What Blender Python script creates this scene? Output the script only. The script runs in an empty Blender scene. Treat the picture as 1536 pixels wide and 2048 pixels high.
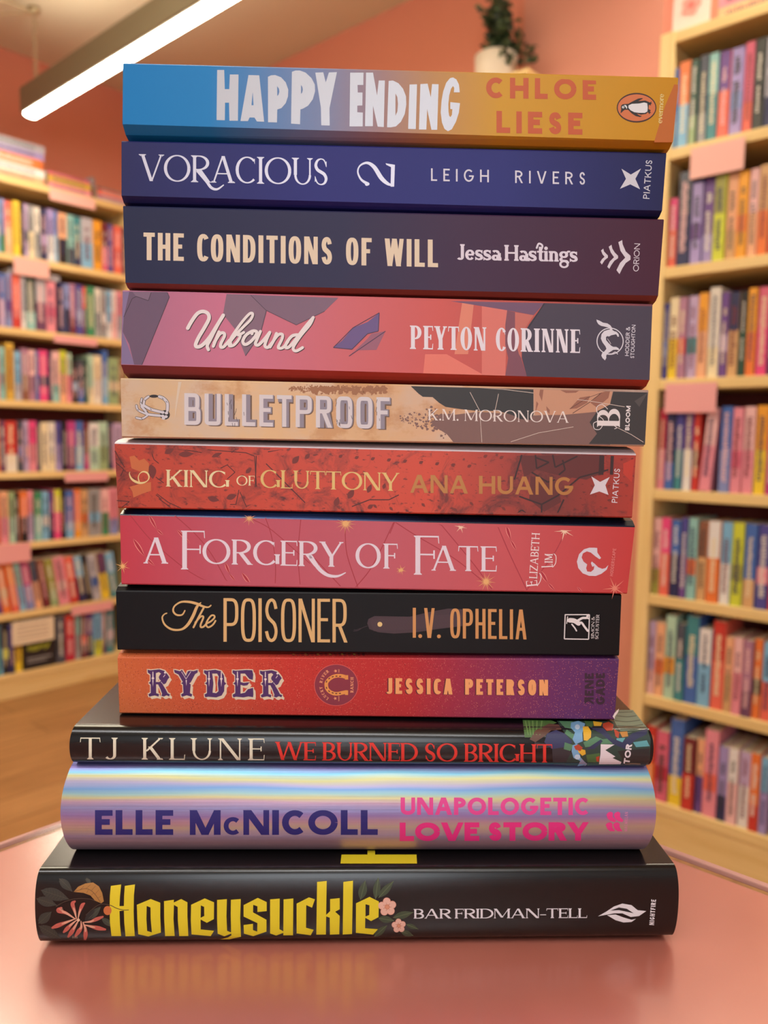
import bpy, bmesh, math, random
from mathutils import Vector, Matrix
from mathutils.geometry import tessellate_polygon

# ------------------------------------------------------------------ camera, world, light, exposure
S = bpy.context.scene
COL = S.collection
FOC = 1560.0                       # focal length in pixels of the 1536 x 2048 frame
CX, CY = 768.0, 1024.0
YAW, TILT, ROLL = math.radians(42.0), math.atan(146 / FOC), math.atan(0.016)
CAM = Vector((0, 0, 1.05))
HD = Vector((math.cos(YAW), math.sin(YAW), 0))           # heading on the floor plan
RT = Vector((math.sin(YAW), -math.cos(YAW), 0))
UP = Vector((0, 0, 1))
FW = HD * math.cos(TILT) - UP * math.sin(TILT)
U0 = HD * math.sin(TILT) + UP * math.cos(TILT)
CR = RT * math.cos(ROLL) + U0 * math.sin(ROLL)
CU = -RT * math.sin(ROLL) + U0 * math.cos(ROLL)
cd = bpy.data.cameras.new('camera')
cam = bpy.data.objects.new('camera', cd)
COL.objects.link(cam)
cam.matrix_world = Matrix(((CR.x, CU.x, -FW.x, CAM.x), (CR.y, CU.y, -FW.y, CAM.y), (CR.z, CU.z, -FW.z, CAM.z), (0, 0, 0, 1)))
cd.sensor_fit = 'HORIZONTAL'
cd.sensor_width = 36.0
cd.lens = 36.0 * FOC / 1536.0
cd.clip_start = 0.01
cd.dof.use_dof = True
cd.dof.focus_distance = 0.292
cd.dof.aperture_fstop = 14.0
S.camera = cam

wd = bpy.data.worlds.new('world')
S.world = wd
wd.use_nodes = True
wd.node_tree.nodes['Background'].inputs[0].default_value = (1.0, 0.9, 0.78, 1)
wd.node_tree.nodes['Background'].inputs[1].default_value = 0.05

def area_light(name, loc, size_x, size_y, power, rz=0.0, color=(1.0, 0.87, 0.68), rx=0.0):
    l = bpy.data.lights.new(name, 'AREA')
    l.shape = 'RECTANGLE'
    l.size, l.size_y = size_x, size_y
    l.energy = power
    l.color = color
    o = bpy.data.objects.new(name, l)
    COL.objects.link(o)
    o.location = loc
    o.rotation_euler = (rx, 0, rz)
    return o
# unseen ceiling lamps parallel to the batten; front pair added for the table reflections
LC = (1.0, 0.86, 0.66)
WARM, NEUT = (1.0, .92, .75), (.98, .98, 1.0)
for (x, y, z, w, l, down, up, c) in ((.65, 1.6, 2.3, .09, 1.2, 11, 18, WARM), (1.82, .15, 2.47, .09, 1.1, 14, 4, WARM), (-0.75, -0.55, 2.3, .12, 1.8, 20, 9, NEUT), (-1.6, 1.2, 2.3, .10, 1.6, 8, 9, WARM)):
    area_light('unseen_ceiling_lamp', (x, y, z), w, l, down, color=c)
    area_light('added_ceiling_uplight', (x, y, z + .02), w, l, up, color=c, rx=math.pi)  # upward glow added to brighten the ceiling
# the shop window behind the camera
area_light('window_light', (-2.5, -1.9, 1.5), 1.6, 1.5, 42, rz=YAW - math.radians(90), color=(0.88, 0.94, 1.0), rx=math.radians(90))
TUBE_POWER = 52.0
UPPER_POWER = 17.0

S.view_settings.view_transform = 'Standard'
S.view_settings.look = 'None'
S.view_settings.exposure = 0.0
S.view_settings.gamma = 1.0
S.view_settings.use_curve_mapping = False
S.cycles.use_denoising = True
S.cycles.max_bounces = 8
S.cycles.transparent_max_bounces = 12
S.cycles.caustics_reflective = False
S.cycles.caustics_refractive = False
S.cycles.sample_clamp_indirect = 4.0

# ------------------------------------------------------------------ measuring: photo pixel -> point on a known plane
def ray(x, y):
    return FW + CR * ((x - CX) / FOC) - CU * ((y - CY) / FOC)
def on_x(x, y, X):
    d = ray(x, y); return CAM + d * (X / d.x)
def on_y(x, y, Y):
    d = ray(x, y); return CAM + d * (Y / d.y)
def on_z(x, y, z):
    d = ray(x, y); return CAM + d * ((z - CAM.z) / d.z)
def on_f(x, y, F):
    d = ray(x, y); return CAM + d * (F / d.dot(HD))

# ------------------------------------------------------------------ materials
def lin(c):
    return tuple((v / 255 / 12.92) if v / 255 <= 0.04045 else ((v / 255 + 0.055) / 1.055) ** 2.4 for v in c)
MATS = {}
def mat(c, rough=0.5, metal=0.0, coat=0.0, spec=0.5, name=None):
    key = (tuple(c), rough, metal, coat, spec)
    if key in MATS:
        return MATS[key]
    m = bpy.data.materials.new(name or 'paint')
    m.use_nodes = True
    b = m.node_tree.nodes['Principled BSDF']
    b.inputs['Base Color'].default_value = (*lin(c), 1)
    b.inputs['Roughness'].default_value = rough
    b.inputs['Metallic'].default_value = metal
    b.inputs['Coat Weight'].default_value = coat
    b.inputs['Coat Roughness'].default_value = 0.15
    b.inputs['Specular IOR Level'].default_value = spec
    MATS[key] = m
    return m
class NT:
    """small helper for node materials"""
    def __init__(self, name, rough=0.5, metal=0.0, spec=0.5):
        self.m = bpy.data.materials.new(name)
        self.m.use_nodes = True
        self.t = self.m.node_tree
        self.b = self.t.nodes['Principled BSDF']
        self.b.inputs['Roughness'].default_value = rough
        self.b.inputs['Metallic'].default_value = metal
        self.b.inputs['Specular IOR Level'].default_value = spec
        self.tc = self.t.nodes.new('ShaderNodeTexCoord')
    def n(self, kind, **kw):
        x = self.t.nodes.new(kind)
        for k, v in kw.items():
            if hasattr(x, k): setattr(x, k, v)
            else: x.inputs[k].default_value = v
        return x
    def l(self, a, b): self.t.links.new(a, b)
    def mapping(self, scale=(1, 1, 1), rot=(0, 0, 0), loc=(0, 0, 0), coord='Object'):
        mp = self.n('ShaderNodeMapping')
        mp.inputs['Scale'].default_value = scale
        mp.inputs['Rotation'].default_value = rot
        mp.inputs['Location'].default_value = loc
        self.l(self.tc.outputs[coord], mp.inputs['Vector'])
        return mp.outputs[0]
    def noise(self, vec, scale, detail=4, rough=0.55, dist=0.0):
        x = self.n('ShaderNodeTexNoise')
        x.inputs['Scale'].default_value = scale; x.inputs['Detail'].default_value = detail
        x.inputs['Roughness'].default_value = rough; x.inputs['Distortion'].default_value = dist
        self.l(vec, x.inputs['Vector'])
        return x.outputs['Fac']
    def ramp(self, fac, stops, interp='LINEAR'):
        r = self.n('ShaderNodeValToRGB')
        r.color_ramp.interpolation = interp
        e = r.color_ramp.elements
        while len(e) < len(stops): e.new(0.5)
        for k, (p, c) in enumerate(stops):
            e[k].position = p
            e[k].color = (*lin(c), 1) if not isinstance(c, (int, float)) else (c, c, c, 1)
        self.l(fac, r.inputs[0])
        return r.outputs[0]
    def mix(self, fac, a, b, mode='MIX'):
        x = self.n('ShaderNodeMix', data_type='RGBA', blend_type=mode)
        for s, v in ((0, fac), (6, a), (7, b)):
            if hasattr(v, 'is_output') or hasattr(v, 'links'): self.l(v, x.inputs[s])
            elif s == 0: x.inputs[0].default_value = v
            else: x.inputs[s].default_value = (*lin(v), 1)
        return x.outputs[2]
    def axis(self, k, lo, hi):
        sx = self.n('ShaderNodeSeparateXYZ')
        self.l(self.tc.outputs['Object'], sx.inputs[0])
        mr = self.n('ShaderNodeMapRange')
        mr.inputs['From Min'].default_value = lo; mr.inputs['From Max'].default_value = hi
        self.l(sx.outputs[k], mr.inputs['Value'])
        return mr.outputs[0]
    def base(self, out): self.l(out, self.b.inputs['Base Color'])
    def bump(self, fac, strength, dist):
        x = self.n('ShaderNodeBump')
        x.inputs['Strength'].default_value = strength; x.inputs['Distance'].default_value = dist
        self.l(fac, x.inputs['Height']); self.l(x.outputs[0], self.b.inputs['Normal'])

def gradient(name, lo, hi, stops, rough=0.42, speck=None, spec=0.28):
    t = NT(name, rough, spec=spec)
    c = t.ramp(t.axis(0, lo, hi), stops)
    if speck:
        for (scale, cut, colr) in speck:
            v = t.n('ShaderNodeTexVoronoi'); v.inputs['Scale'].default_value = scale
            t.l(t.mapping(), v.inputs['Vector'])
            n = t.noise(t.mapping(), scale * 0.11, 3)
            m1 = t.n('ShaderNodeMath', operation='MULTIPLY'); t.l(v.outputs['Distance'], m1.inputs[0])
            m2 = t.n('ShaderNodeMath', operation='SUBTRACT'); m2.inputs[0].default_value = 1.55; t.l(n, m2.inputs[1])
            t.l(m2.outputs[0], m1.inputs[1])
            f = t.ramp(m1.outputs[0], ((0.0, 1.0), (cut, 0.8), (cut * 1.3, 0.0)))
            c = t.mix(f, c, colr)
    t.base(c)
    return t.m

# ------------------------------------------------------------------ objects
def link(o, parent=None):
    COL.objects.link(o)
    if parent: o.parent = parent
    return o
def tag(o, label=None, cat=None, group=None, kind=None):
    if label: o['label'] = label
    if cat: o['category'] = cat
    if group: o['group'] = group
    if kind: o['kind'] = kind
    return o
def empty(name, loc, rz=0.0, label=None, cat=None, group=None):
    o = bpy.data.objects.new(name, None)
    o.empty_display_size = 0.02
    o.location = loc; o.rotation_euler = (0, 0, rz)
    COL.objects.link(o)
    return tag(o, label, cat, group)
class MB:
    """collects faces with materials and builds ONE mesh object"""
    def __init__(self): self.v, self.f, self.m, self.mats = [], [], [], []
    def slot(self, m):
        if m not in self.mats: self.mats.append(m)
        return self.mats.index(m)
    def face(self, pts, m):
        i = len(self.v); self.v += [tuple(p) for p in pts]
        self.f.append(tuple(range(i, i + len(pts)))); self.m.append(self.slot(m))
    def mesh(self, verts, faces, m):
        i = len(self.v); self.v += [tuple(p) for p in verts]
        for fc in faces: self.f.append(tuple(i + k for k in fc)); self.m.append(self.slot(m))
    def box(self, a, b, m, rot=None, piv=None):
        x0, y0, z0 = a; x1, y1, z1 = b
        vs = [Vector(p) for p in ((x0, y0, z0), (x1, y0, z0), (x1, y1, z0), (x0, y1, z0), (x0, y0, z1), (x1, y0, z1), (x1, y1, z1), (x0, y1, z1))]
        if rot is not None:
            piv = Vector(piv or (0, 0, 0)); vs = [rot @ (p - piv) + piv for p in vs]
        self.mesh(vs, ((0, 3, 2, 1), (4, 5, 6, 7), (0, 1, 5, 4), (1, 2, 6, 5), (2, 3, 7, 6), (3, 0, 4, 7)), m)
    def tube(self, pts, r, m, seg=8):
        pts = [Vector(p) for p in pts]; rings = []
        rr = r if isinstance(r, (list, tuple)) else [r] * len(pts)
        for k, p in enumerate(pts):
            d = (pts[min(k + 1, len(pts) - 1)] - pts[max(k - 1, 0)]).normalized()
            s = d.cross(Vector((0, 0, 1)) if abs(d.z) < 0.9 else Vector((1, 0, 0))).normalized(); q = s.cross(d)
            rings.append([p + (s * math.cos(2 * math.pi * j / seg) + q * math.sin(2 * math.pi * j / seg)) * rr[k] for j in range(seg)])
        vs = [v for rg in rings for v in rg]; fs = []
        for k in range(len(rings) - 1):
            for j in range(seg):
                a, b = k * seg + j, k * seg + (j + 1) % seg
                fs.append((a, b, b + seg, a + seg))
        fs.append(tuple(range(seg))[::-1]); fs.append(tuple((len(rings) - 1) * seg + j for j in range(seg)))
        self.mesh(vs, fs, m)
    def lathe(self, prof, m, seg=24, loc=(0, 0, 0)):
        vs, fs = [], []
        for (r, z) in prof:
            vs += [(loc[0] + r * math.cos(2 * math.pi * j / seg), loc[1] + r * math.sin(2 * math.pi * j / seg), loc[2] + z) for j in range(seg)]
        for k in range(len(prof) - 1):
            for j in range(seg):
                a, b = k * seg + j, k * seg + (j + 1) % seg
                fs.append((a, b, b + seg, a + seg))
        self.mesh(vs, fs, m)
    def build(self, name, parent=None, smooth=False, bevel=0.0):
        me = bpy.data.meshes.new(name)
        me.from_pydata(self.v, [], self.f)
        for m in self.mats: me.materials.append(m)
        for p, k in zip(me.polygons, self.m):
            p.material_index = k; p.use_smooth = smooth
        me.update()
        o = bpy.data.objects.new(name, me)
        link(o, parent)
        if bevel:
            md = o.modifiers.new('bevel', 'BEVEL'); md.width = bevel; md.segments = 2; md.limit_method = 'ANGLE'
        return o

# ------------------------------------------------------------------ the room
ZC, XW, YW = 2.57, 2.17, 3.32
def plaster(name, c, c2):
    t = NT(name, 0.8, spec=0.25)
    t.base(t.mix(t.noise(t.mapping(), 1.6, 3), c, c2))
    t.bump(t.noise(t.mapping(), 90, 3), 0.12, 0.002)
    return t.m
M_WALL = plaster('salmon_wall_paint', (220, 142, 118), (212, 134, 110))
M_PIER = plaster('pale_salmon_wall', (214, 150, 132), (208, 142, 124))  # a little paler than the salmon walls
M_CEIL = plaster('ceiling_paint', (222, 216, 192), (216, 208, 184))
M_PLAIN = plaster('pale_wall_paint', (204, 208, 212), (196, 200, 204))
t = NT('oak_plank_floor', 0.42)
br = t.n('ShaderNodeTexBrick'); br.offset = 0.5
for k, v in (('Scale', 1.0), ('Mortar Size', 0.0025), ('Brick Width', 1.2), ('Row Height', 0.14), ('Bias', 0.0)): br.inputs[k].default_value = v
br.inputs['Color1'].default_value = (*lin((186, 140, 88)), 1); br.inputs['Color2'].default_value = (*lin((172, 126, 76)), 1); br.inputs['Mortar'].default_value = (*lin((110, 72, 38)), 1)
t.l(t.mapping(), br.inputs['Vector'])
g = t.noise(t.mapping(scale=(1.2, 16, 1)), 3.0, 6, 0.6, 0.6)
t.base(t.mix(t.ramp(g, ((0.3, 0.0), (0.72, 0.75))), br.outputs['Color'], (132, 92, 52)))
M_FLOOR = t.m
def slab(name, a, b, m):
    k = MB(); k.box(a, b, m); return tag(k.build(name), kind='structure')
XB, YB = -2.7, -2.9
slab('floor', (XB, YB, -0.06), (XW, YW, 0), M_FLOOR)
slab('ceiling', (XB, YB, ZC), (XW, YW, ZC + 0.06), M_CEIL)
slab('wall_left', (XB - 0.08, YW, -0.06), (XW + 0.08, YW + 0.08, ZC + 0.06), M_WALL)
slab('wall_right', (XW, YB, -0.06), (XW + 0.08, YW, ZC + 0.06), M_WALL)
slab('wall_back', (XB - 0.08, YB - 0.08, -0.06), (XW + 0.08, YB, ZC + 0.06), M_PLAIN)
slab('wall_near', (XB - 0.08, YB, -0.06), (XB, YW, ZC + 0.06), M_PLAIN)
slab('wall_pier', (XW - 0.05, 0.93, 0), (XW, 1.37, ZC), M_PIER)
# ------------------------------------------------------------------ drawn alphabets: letters as strokes with a thick and a thin weight
def cat_rom(pts, per=8, closed=False):
    out = []; n = len(pts)
    rng = range(n if closed else n - 1)
    for i in rng:
        p0 = pts[(i - 1) % n] if (closed or i > 0) else pts[0]
        p1 = pts[i]; p2 = pts[(i + 1) % n]
        p3 = pts[(i + 2) % n] if (closed or i + 2 < n) else pts[-1]
        for k in range(per):
            t = k / per
            out.append(tuple(0.5 * ((2 * p1[j]) + (-p0[j] + p2[j]) * t + (2 * p0[j] - 5 * p1[j] + 4 * p2[j] - p3[j]) * t * t + (-p0[j] + 3 * p1[j] - 3 * p2[j] + p3[j]) * t ** 3) for j in range(len(p1))))
    if not closed: out.append(tuple(pts[-1]))
    return out
def strip(pts, ws, closed=False):
    """quads of a ribbon along pts with full widths ws"""
    L, R = [], []; n = len(pts)
    for i in range(n):
        a = pts[i - 1] if (i > 0 or closed) else pts[i]; b = pts[(i + 1) % n] if (i < n - 1 or closed) else pts[i]
        dx, dy = b[0] - a[0], b[1] - a[1]; q = math.hypot(dx, dy) or 1
        w = ws[i] / 2
        L.append((pts[i][0] - dy / q * w, pts[i][1] + dx / q * w)); R.append((pts[i][0] + dy / q * w, pts[i][1] - dx / q * w))
    return [[L[i], L[(i + 1) % n], R[(i + 1) % n], R[i]] for i in range(n if closed else n - 1)]
def disc(cx, cy, rx, ry=None, seg=20):
    ry = ry or rx
    return [(cx + rx * math.cos(2 * math.pi * k / seg), cy + ry * math.sin(2 * math.pi * k / seg)) for k in range(seg)]
WID = dict(A=.86, B=.62, C=.82, D=.80, E=.56, F=.53, G=.88, H=.78, I=.0, J=.40, K=.74, L=.54, M=.98, N=.82, O=.94, P=.60, Q=.94, R=.68, S=.54, T=.68, U=.74, V=.84, W=1.24, X=.8, Y=.78, Z=.68)
LOW = dict(a=.50, e=.52, g=.55, h=.54, i=.0, m=.86, n=.54, o=.56, r=.36, s=.42, t=.34, v=.52)
LOW['&'] = .8; LOW['-'] = .36; LOW['.'] = .0
def width(ch, p):
    if ch == ' ': return p['sp']
    if ch in 'I' or ch in 'i.': return p['t'] + 2 * p['s'] * (ch != '.')
    w = WID.get(ch) or LOW.get(ch) or .6
    if p['cond'] and ch.isupper():
        w = {'W': .66, 'M': .6, 'N': .48, 'A': .48, 'V': .46, 'Y': .46, 'L': .36, 'E': .37, 'F': .36, 'J': .32, 'S': .42, 'T': .4}.get(ch, .44)
    return max(w * p['k'], p['t'] * 1.5)
def glyph(ch, p):
    t, n, s, st, e = p['t'], p['n'], p['s'], p['st'], p['sq']
    W = width(ch, p); P = []
    def rect(x0, y0, x1, y1): P.append([(x0, y0), (x1, y0), (x1, y1), (x0, y1)])
    def diag(xb, yb, xt, yt, w):
        h = w * math.hypot(xt - xb, yt - yb) / abs(yt - yb) / 2
        P.append([(xb - h, yb), (xb + h, yb), (xt + h, yt), (xt - h, yt)])
    def arc(cx, cy, rx, ry, a0, a1, T=None, N=None, seg=20):
        T = t if T is None else T; N = n if N is None else N
        pts, ws = [], []
        for k in range(seg + 1):
            a = math.radians(a0 + (a1 - a0) * k / seg); c, d = math.cos(a), math.sin(a)
            pts.append((cx + rx * math.copysign(abs(c) ** (2 / e), c), cy + ry * math.copysign(abs(d) ** (2 / e), d)))
            ws.append(N + (T - N) * abs(c) ** 1.4)
        P.extend(strip(pts, ws))
    def ser(xl, xr, y, up=True, l=1, r=1):
        if s:
            y0, y1 = (y, y + st) if up else (y - st, y)
            rect(xl - s * l, y0, xr + s * r, y1)
            b = s * .7
            if l: P.append([(xl, y1 if up else y0), (xl - b, y1 if up else y0), (xl, (y1 + b) if up else (y0 - b))])
            if r: P.append([(xr, y1 if up else y0), (xr + b, y1 if up else y0), (xr, (y1 + b) if up else (y0 - b))])
    def stem(x, y0=0, y1=1, T=None, top=True, bot=True):
        T = t if T is None else T
        rect(x, y0, x + T, y1)
        if bot: ser(x, x + T, y0)
        if top: ser(x, x + T, y1, False)
    def bowl(x0, xc, xr, y0, y1):
        rect(x0, y1 - n, xc, y1); rect(x0, y0, xc, y0 + n)
        arc(xc, (y0 + y1) / 2, xr - t / 2 - xc, (y1 - y0 - n) / 2, 90, -90)
    def beak(x, y, h, up):   # serif on the end of an arm
        if s: P.append([(x - n * .6, y), (x, y), (x + s * .25, y + h), (x - n * .3, y + h * .9)])
    def hook(a, sg):           # small serif on the open end of a round letter
        ex, ey = W / 2 + (W / 2 - t / 2) * math.cos(math.radians(a)), .5 + sg * (.5 - n / 2) * math.sin(math.radians(a))
        P.append([(ex - n * .5, ey + sg * .05), (ex + n * .55, ey + sg * .09), (ex + n * .55, ey - sg * .13), (ex, ey - sg * .05)])
    x = s                       # left edge of the first stem when it carries a serif
    up = ch.upper()
    if ch == 'A':
        hl = max(n, t * .5) if n < t else t
        diag(hl / 2 + s, 0, W / 2 - hl * .1, 1, hl); diag(W - t / 2 - s, 0, W / 2 + (t - hl) * .1, 1, t)
        yb = p.get('bar', .34); q = yb * (W / 2 - s - t / 2) + s + t / 2
        rect(q - hl * .2, yb - n / 2, W - q + hl * .1, yb + n / 2)
        ser(s, s + hl, 0); ser(W - s - t, W - s, 0)
    elif ch == 'B':
        stem(x); bowl(x, max(W * .42, x + t), W * .93, .5 - n * .5, 1); bowl(x, max(W * .42, x + t), W, 0, .5 + n * .5)
    elif ch == 'C':
        a_ = 42 if p['cond'] else 46
        arc(W / 2, .5, W / 2 - t / 2, .5 - n / 2, a_, 360 - a_)
        if s: hook(a_, 1)
        W *= .9 if not p['cond'] else .86
    elif ch == 'D': stem(x); bowl(x, max(W * .36, x + t * .8), W, 0, 1)
    elif ch in 'EF':
        stem(x); rect(x, 1 - n, W, 1); rect(x, .5 - n / 2 + .02, W * .84, .5 + n / 2 + .02)
        if s: beak(W, 1 - n, -.16, 0); P.append([(W * .84 - n, .52 - .11), (W * .84, .52 - .11), (W * .84, .52 + .11), (W * .84 - n, .52 + .11)])
        if ch == 'E':
            rect(x, 0, W, n)
            if s: beak(W, n, .2, 1)
    elif ch == 'G':
        if s:
            arc(W / 2, .5, W / 2 - t / 2, .5 - n / 2, 48, 318); rect(W - t, .06, W, .45); ser(W - t, W, .45, False, 1, .6); hook(48, 1)
        elif p['cond']:
            arc(W / 2, .5, W / 2 - t / 2, .5 - n / 2, 30, 330); rect(W - t, .2, W, .5); rect(W * .52, .5 - n * .8, W, .5)
        else:
            arc(W / 2, .5, W / 2 - t / 2, .5 - n / 2, 45, 352); rect(W * .52, .5 - n * .75, W, .5 + n * .15)
    elif ch == 'H':
        stem(x); stem(W - t - s); rect(x, .5 - n / 2, W - s, .5 + n / 2)
    elif ch == 'I': stem(x)
    elif ch == 'J':
        rect(W - t - s, .2, W - s, 1); ser(W - t - s, W - s, 1, False)
        arc(W - s - t / 2 - (W - s - t) * .62, .2, (W - s - t) * .62, .2 - n / 2, 0, -150)
    elif ch == 'K':
        stem(x); hl = max(n, t * .55) if n < t else t
        diag(x + t, .38, W - s - hl / 2, 1, hl); diag(W - s - t * .55, 0, x + t + (W - x - t) * .22, .6, t)
        ser(W - s - hl, W - s, 1, False); ser(W - s - t, W - s, 0)
    elif ch == 'L':
        stem(x); rect(x, 0, W, n)
        if s: beak(W, n, .2, 1)
    elif ch == 'M':
        hl = n if n < t else t
        stem(x, T=hl, top=False); stem(W - t - s, top=False)
        dv = p.get('mv', .08)
        diag(W / 2, dv, x + t / 2, 1, t); diag(W / 2, dv, W - s - t / 2, 1, hl)
        ser(x, x + hl, 1, False, 1, 0); ser(W - t - s, W - s, 1, False, 0, 1)
    elif ch == 'N':
        hl = max(n, t * .45) if n < t else t * .9
        stem(x, T=hl); stem(W - hl - s, T=hl, bot=False); diag(W - s - t * .55, 0, x + t * .55, 1, t)
    elif ch in 'OQ':
        arc(W / 2, .5, W / 2 - t / 2, .5 - n / 2, 0, 360, seg=40)
    elif ch == 'P': stem(x); bowl(x, max(W * .42, x + t), W, p.get('pb', .42), 1)
    elif ch == 'R':
        stem(x); bowl(x, max(W * .4, x + t), W * .95, p.get('pb', .45), 1)
        diag(W - t * .5, 0, max(W * .42, x + t * 1.1), p.get('pb', .45) + n, t)
        if s: rect(W - t, 0, W + s * .8, st)
    elif ch == 'S':
        m = (n + t) / 2
        pts = [(.92, .78), (.76, .95), (.5, 1), (.22, .93), (.08, .75), (.22, .58), (.5, .49), (.78, .40), (.93, .23), (.8, .06), (.5, 0), (.22, .06), (.05, .23)]
        ws = [n, n, n, m, t * .9, t, t * 1.05, t, t * .9, m, n, n, n]
        pts = [(t / 2 + a * (W - t), n / 2 + b * (1 - n), w) for (a, b), w in zip(pts, ws)]
        q = cat_rom(pts, 5); P.extend(strip([z[:2] for z in q], [z[2] for z in q]))
        if s:
            for ex, ey, sg in ((t / 2 + .92 * (W - t), n / 2 + .78 * (1 - n), 1), (t / 2 + .05 * (W - t), n / 2 + .23 * (1 - n), -1)): P.append([(ex - sg * n * .5, ey + sg * .09), (ex + sg * n * .5, ey + sg * .13), (ex + sg * n * .5, ey - sg * .1), (ex - sg * n * .3, ey - sg * .05)])
    elif ch == 'T':
        stem(W / 2 - t / 2, top=False); rect(0, 1 - n, W, 1)
        if s: beak(W, 1 - n, -.17, 0); P.append([(0, 1 - n), (n * .6, 1 - n), (n * .3, 1 - n - .16), (-s * .25, 1 - n - .17)])
    elif ch == 'U':
        hl = max(n, t * .5) if n < t else t
        ry = min(.42, (W - t) / 2 * 1.1); stem(x, ry, 1, bot=False); stem(W - s - hl, ry, 1, T=hl, bot=False)
        arc((x + t / 2 + W - s - hl / 2) / 2, ry, (W - s - hl / 2 - x - t / 2) / 2, ry - n / 2, 180, 360, (t + hl) / 2)
    elif ch == 'V':
        hl = max(n, t * .5) if n < t else t
        diag(W / 2 - hl * .1, 0, t / 2 + s * .6, 1, t); diag(W / 2 + t * .05, 0, W - hl / 2 - s * .6, 1, hl)
        ser(s * .6, s * .6 + t, 1, False); ser(W - s * .6 - hl, W - s * .6, 1, False)
    elif ch == 'W':
        hl = max(n, t * .5) if n < t else t
        for k, (a, b, w) in enumerate(((.27, .04, t), (.27, .5, hl), (.73, .5, t), (.73, .96, hl))): diag(W * a, 0, W * b + (t * .3 if k == 0 else -hl * .3 if k == 3 else 0), 1, w)
        ser(s * .5, s * .5 + t, 1, False); ser(W - s * .5 - hl, W - s * .5, 1, False)
    elif ch == 'Y':
        hl = max(n, t * .5) if n < t else t
        stem(W / 2 - t / 2, 0, .45, top=False); diag(W / 2, .4, t / 2 + s * .6, 1, t); diag(W / 2 + t * .1, .4, W - hl / 2 - s * .6, 1, hl)
        ser(s * .6, s * .6 + t, 1, False); ser(W - s * .6 - hl, W - s * .6, 1, False)
    elif ch == 'Z': rect(0, 1 - n, W, 1); rect(0, 0, W, n); diag(t * .5, n * .5, W - t * .5, 1 - n * .5, t)
    elif ch == '&':
        q = cat_rom([(.98 * W, .02), (.3 * W, .68), (.24 * W, .88), (.42 * W, 1 - n / 2), (.58 * W, .86), (.5 * W, .68), (.12 * W, .4), (.1 * W, .16), (.34 * W, n / 2), (.64 * W, .1), (.9 * W, .5)], 5)
        P.extend(strip(q, [(n + t) / 2] * len(q)))
    elif ch == '-': rect(0, .3, W, .3 + max(n, .08))
    elif ch == '.': P.append(disc(t * .55, t * .55, t * .62, seg=12))
    else:                                   # lower case
        X = p.get('xh', .66)
        if ch == 'o': arc(W / 2, X / 2, W / 2 - t / 2, X / 2 - n / 2, 0, 360, seg=28)
        elif ch == 'e':
            arc(W / 2, X / 2, W / 2 - t / 2, X / 2 - n / 2, 8, 322, seg=28); rect(t * .6, X * .52 - n / 2, W - t * .3, X * .52 + n / 2)
        elif ch in 'rnmh':
            y1 = 1 if ch == 'h' else X
            stem(x, 0, y1, top=False)
            if s: rect(x - s, y1 - st * 1.2, x + t * .5, y1)
            if ch == 'r': arc(W - t * .2, X - .26, W - x - t, .26 - n / 2, 168, 75, t * .8, max(n, t * .6)); P.append(disc(W - t * .1, X - t * .55, t * .5, seg=10))
            else:
                k = 2 if ch == 'm' else 1; gx = (W - s - t - x) / k
                for j in range(k):
                    x1 = x + gx * (j + 1); stem(x1, 0, X - .22, top=False)
                    arc(x1 + t / 2 - (gx) / 2, X - .24, gx / 2, .24 - n / 2, 172, 0, t, n)
        elif ch == 'i': stem(x, 0, X, top=False); rect(x - s, X - st, x + t * .4, X) if s else None; P.append(disc(x + t / 2, X + .17, t * .58, seg=12))
        elif ch == 't':
            rect(W * .3, .12, W * .3 + t, .92); rect(0, X - n, W, X); arc(W * .3 + t / 2 + .12, .14, .12, .14 - n / 2, 180, 310, t * .9)
        elif ch == 'v': diag(W / 2, 0, t / 2, X, t); diag(W / 2, 0, W - n * .6, X, max(n, t * .5)); ser(0, t, X, False, .6, .6); ser(W - n * 1.2, W, X, False, .6, .6)
        elif ch == 's':
            q = cat_rom([(W * .9, X * .78, n), (W * .6, X - n / 2, n), (W * .2, X * .84, t * .8), (W * .26, X * .58, t), (W * .72, X * .42, t), (W * .84, X * .2, t * .8), (W * .45, n / 2, n), (W * .06, X * .2, n)], 5)
            P.extend(strip([z[:2] for z in q], [z[2] for z in q])); rect(W * .82, X * .66, W * .94, X * .98); rect(0, 0, W * .12, X * .32)
        elif ch == 'a':
            rect(W - t, .1, W, X * .72); arc(W - t - .02 - (W - t) * .3, X * .72, (W - t) * .42, X * .28 - n / 2, 0, 150, t, n)
            arc(W * .42, X * .28, W * .42 - t / 2, X * .28 - n / 2, 0, 360); rect(W - t, 0, W + s, st + n)
        elif ch == 'g':
            arc(W * .45, X * .68, W * .45 - t / 2, X * .32 - n / 2, 0, 360, seg=24); arc(W * .48, -.16, W * .46 - t * .3, .19, 0, 360, t * .7, n, seg=24)
            q = cat_rom([(W * .3, X * .36), (W * .12, .14), (W * .3, .06), (W * .75, .03), (W * .92, -.1)], 5); P.extend(strip(q, [t * .7] * len(q)))
            arc(W * .95, X * .86, W * .16, X * .12, 180, 40, t * .6, t * .6)
    return P, W
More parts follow.
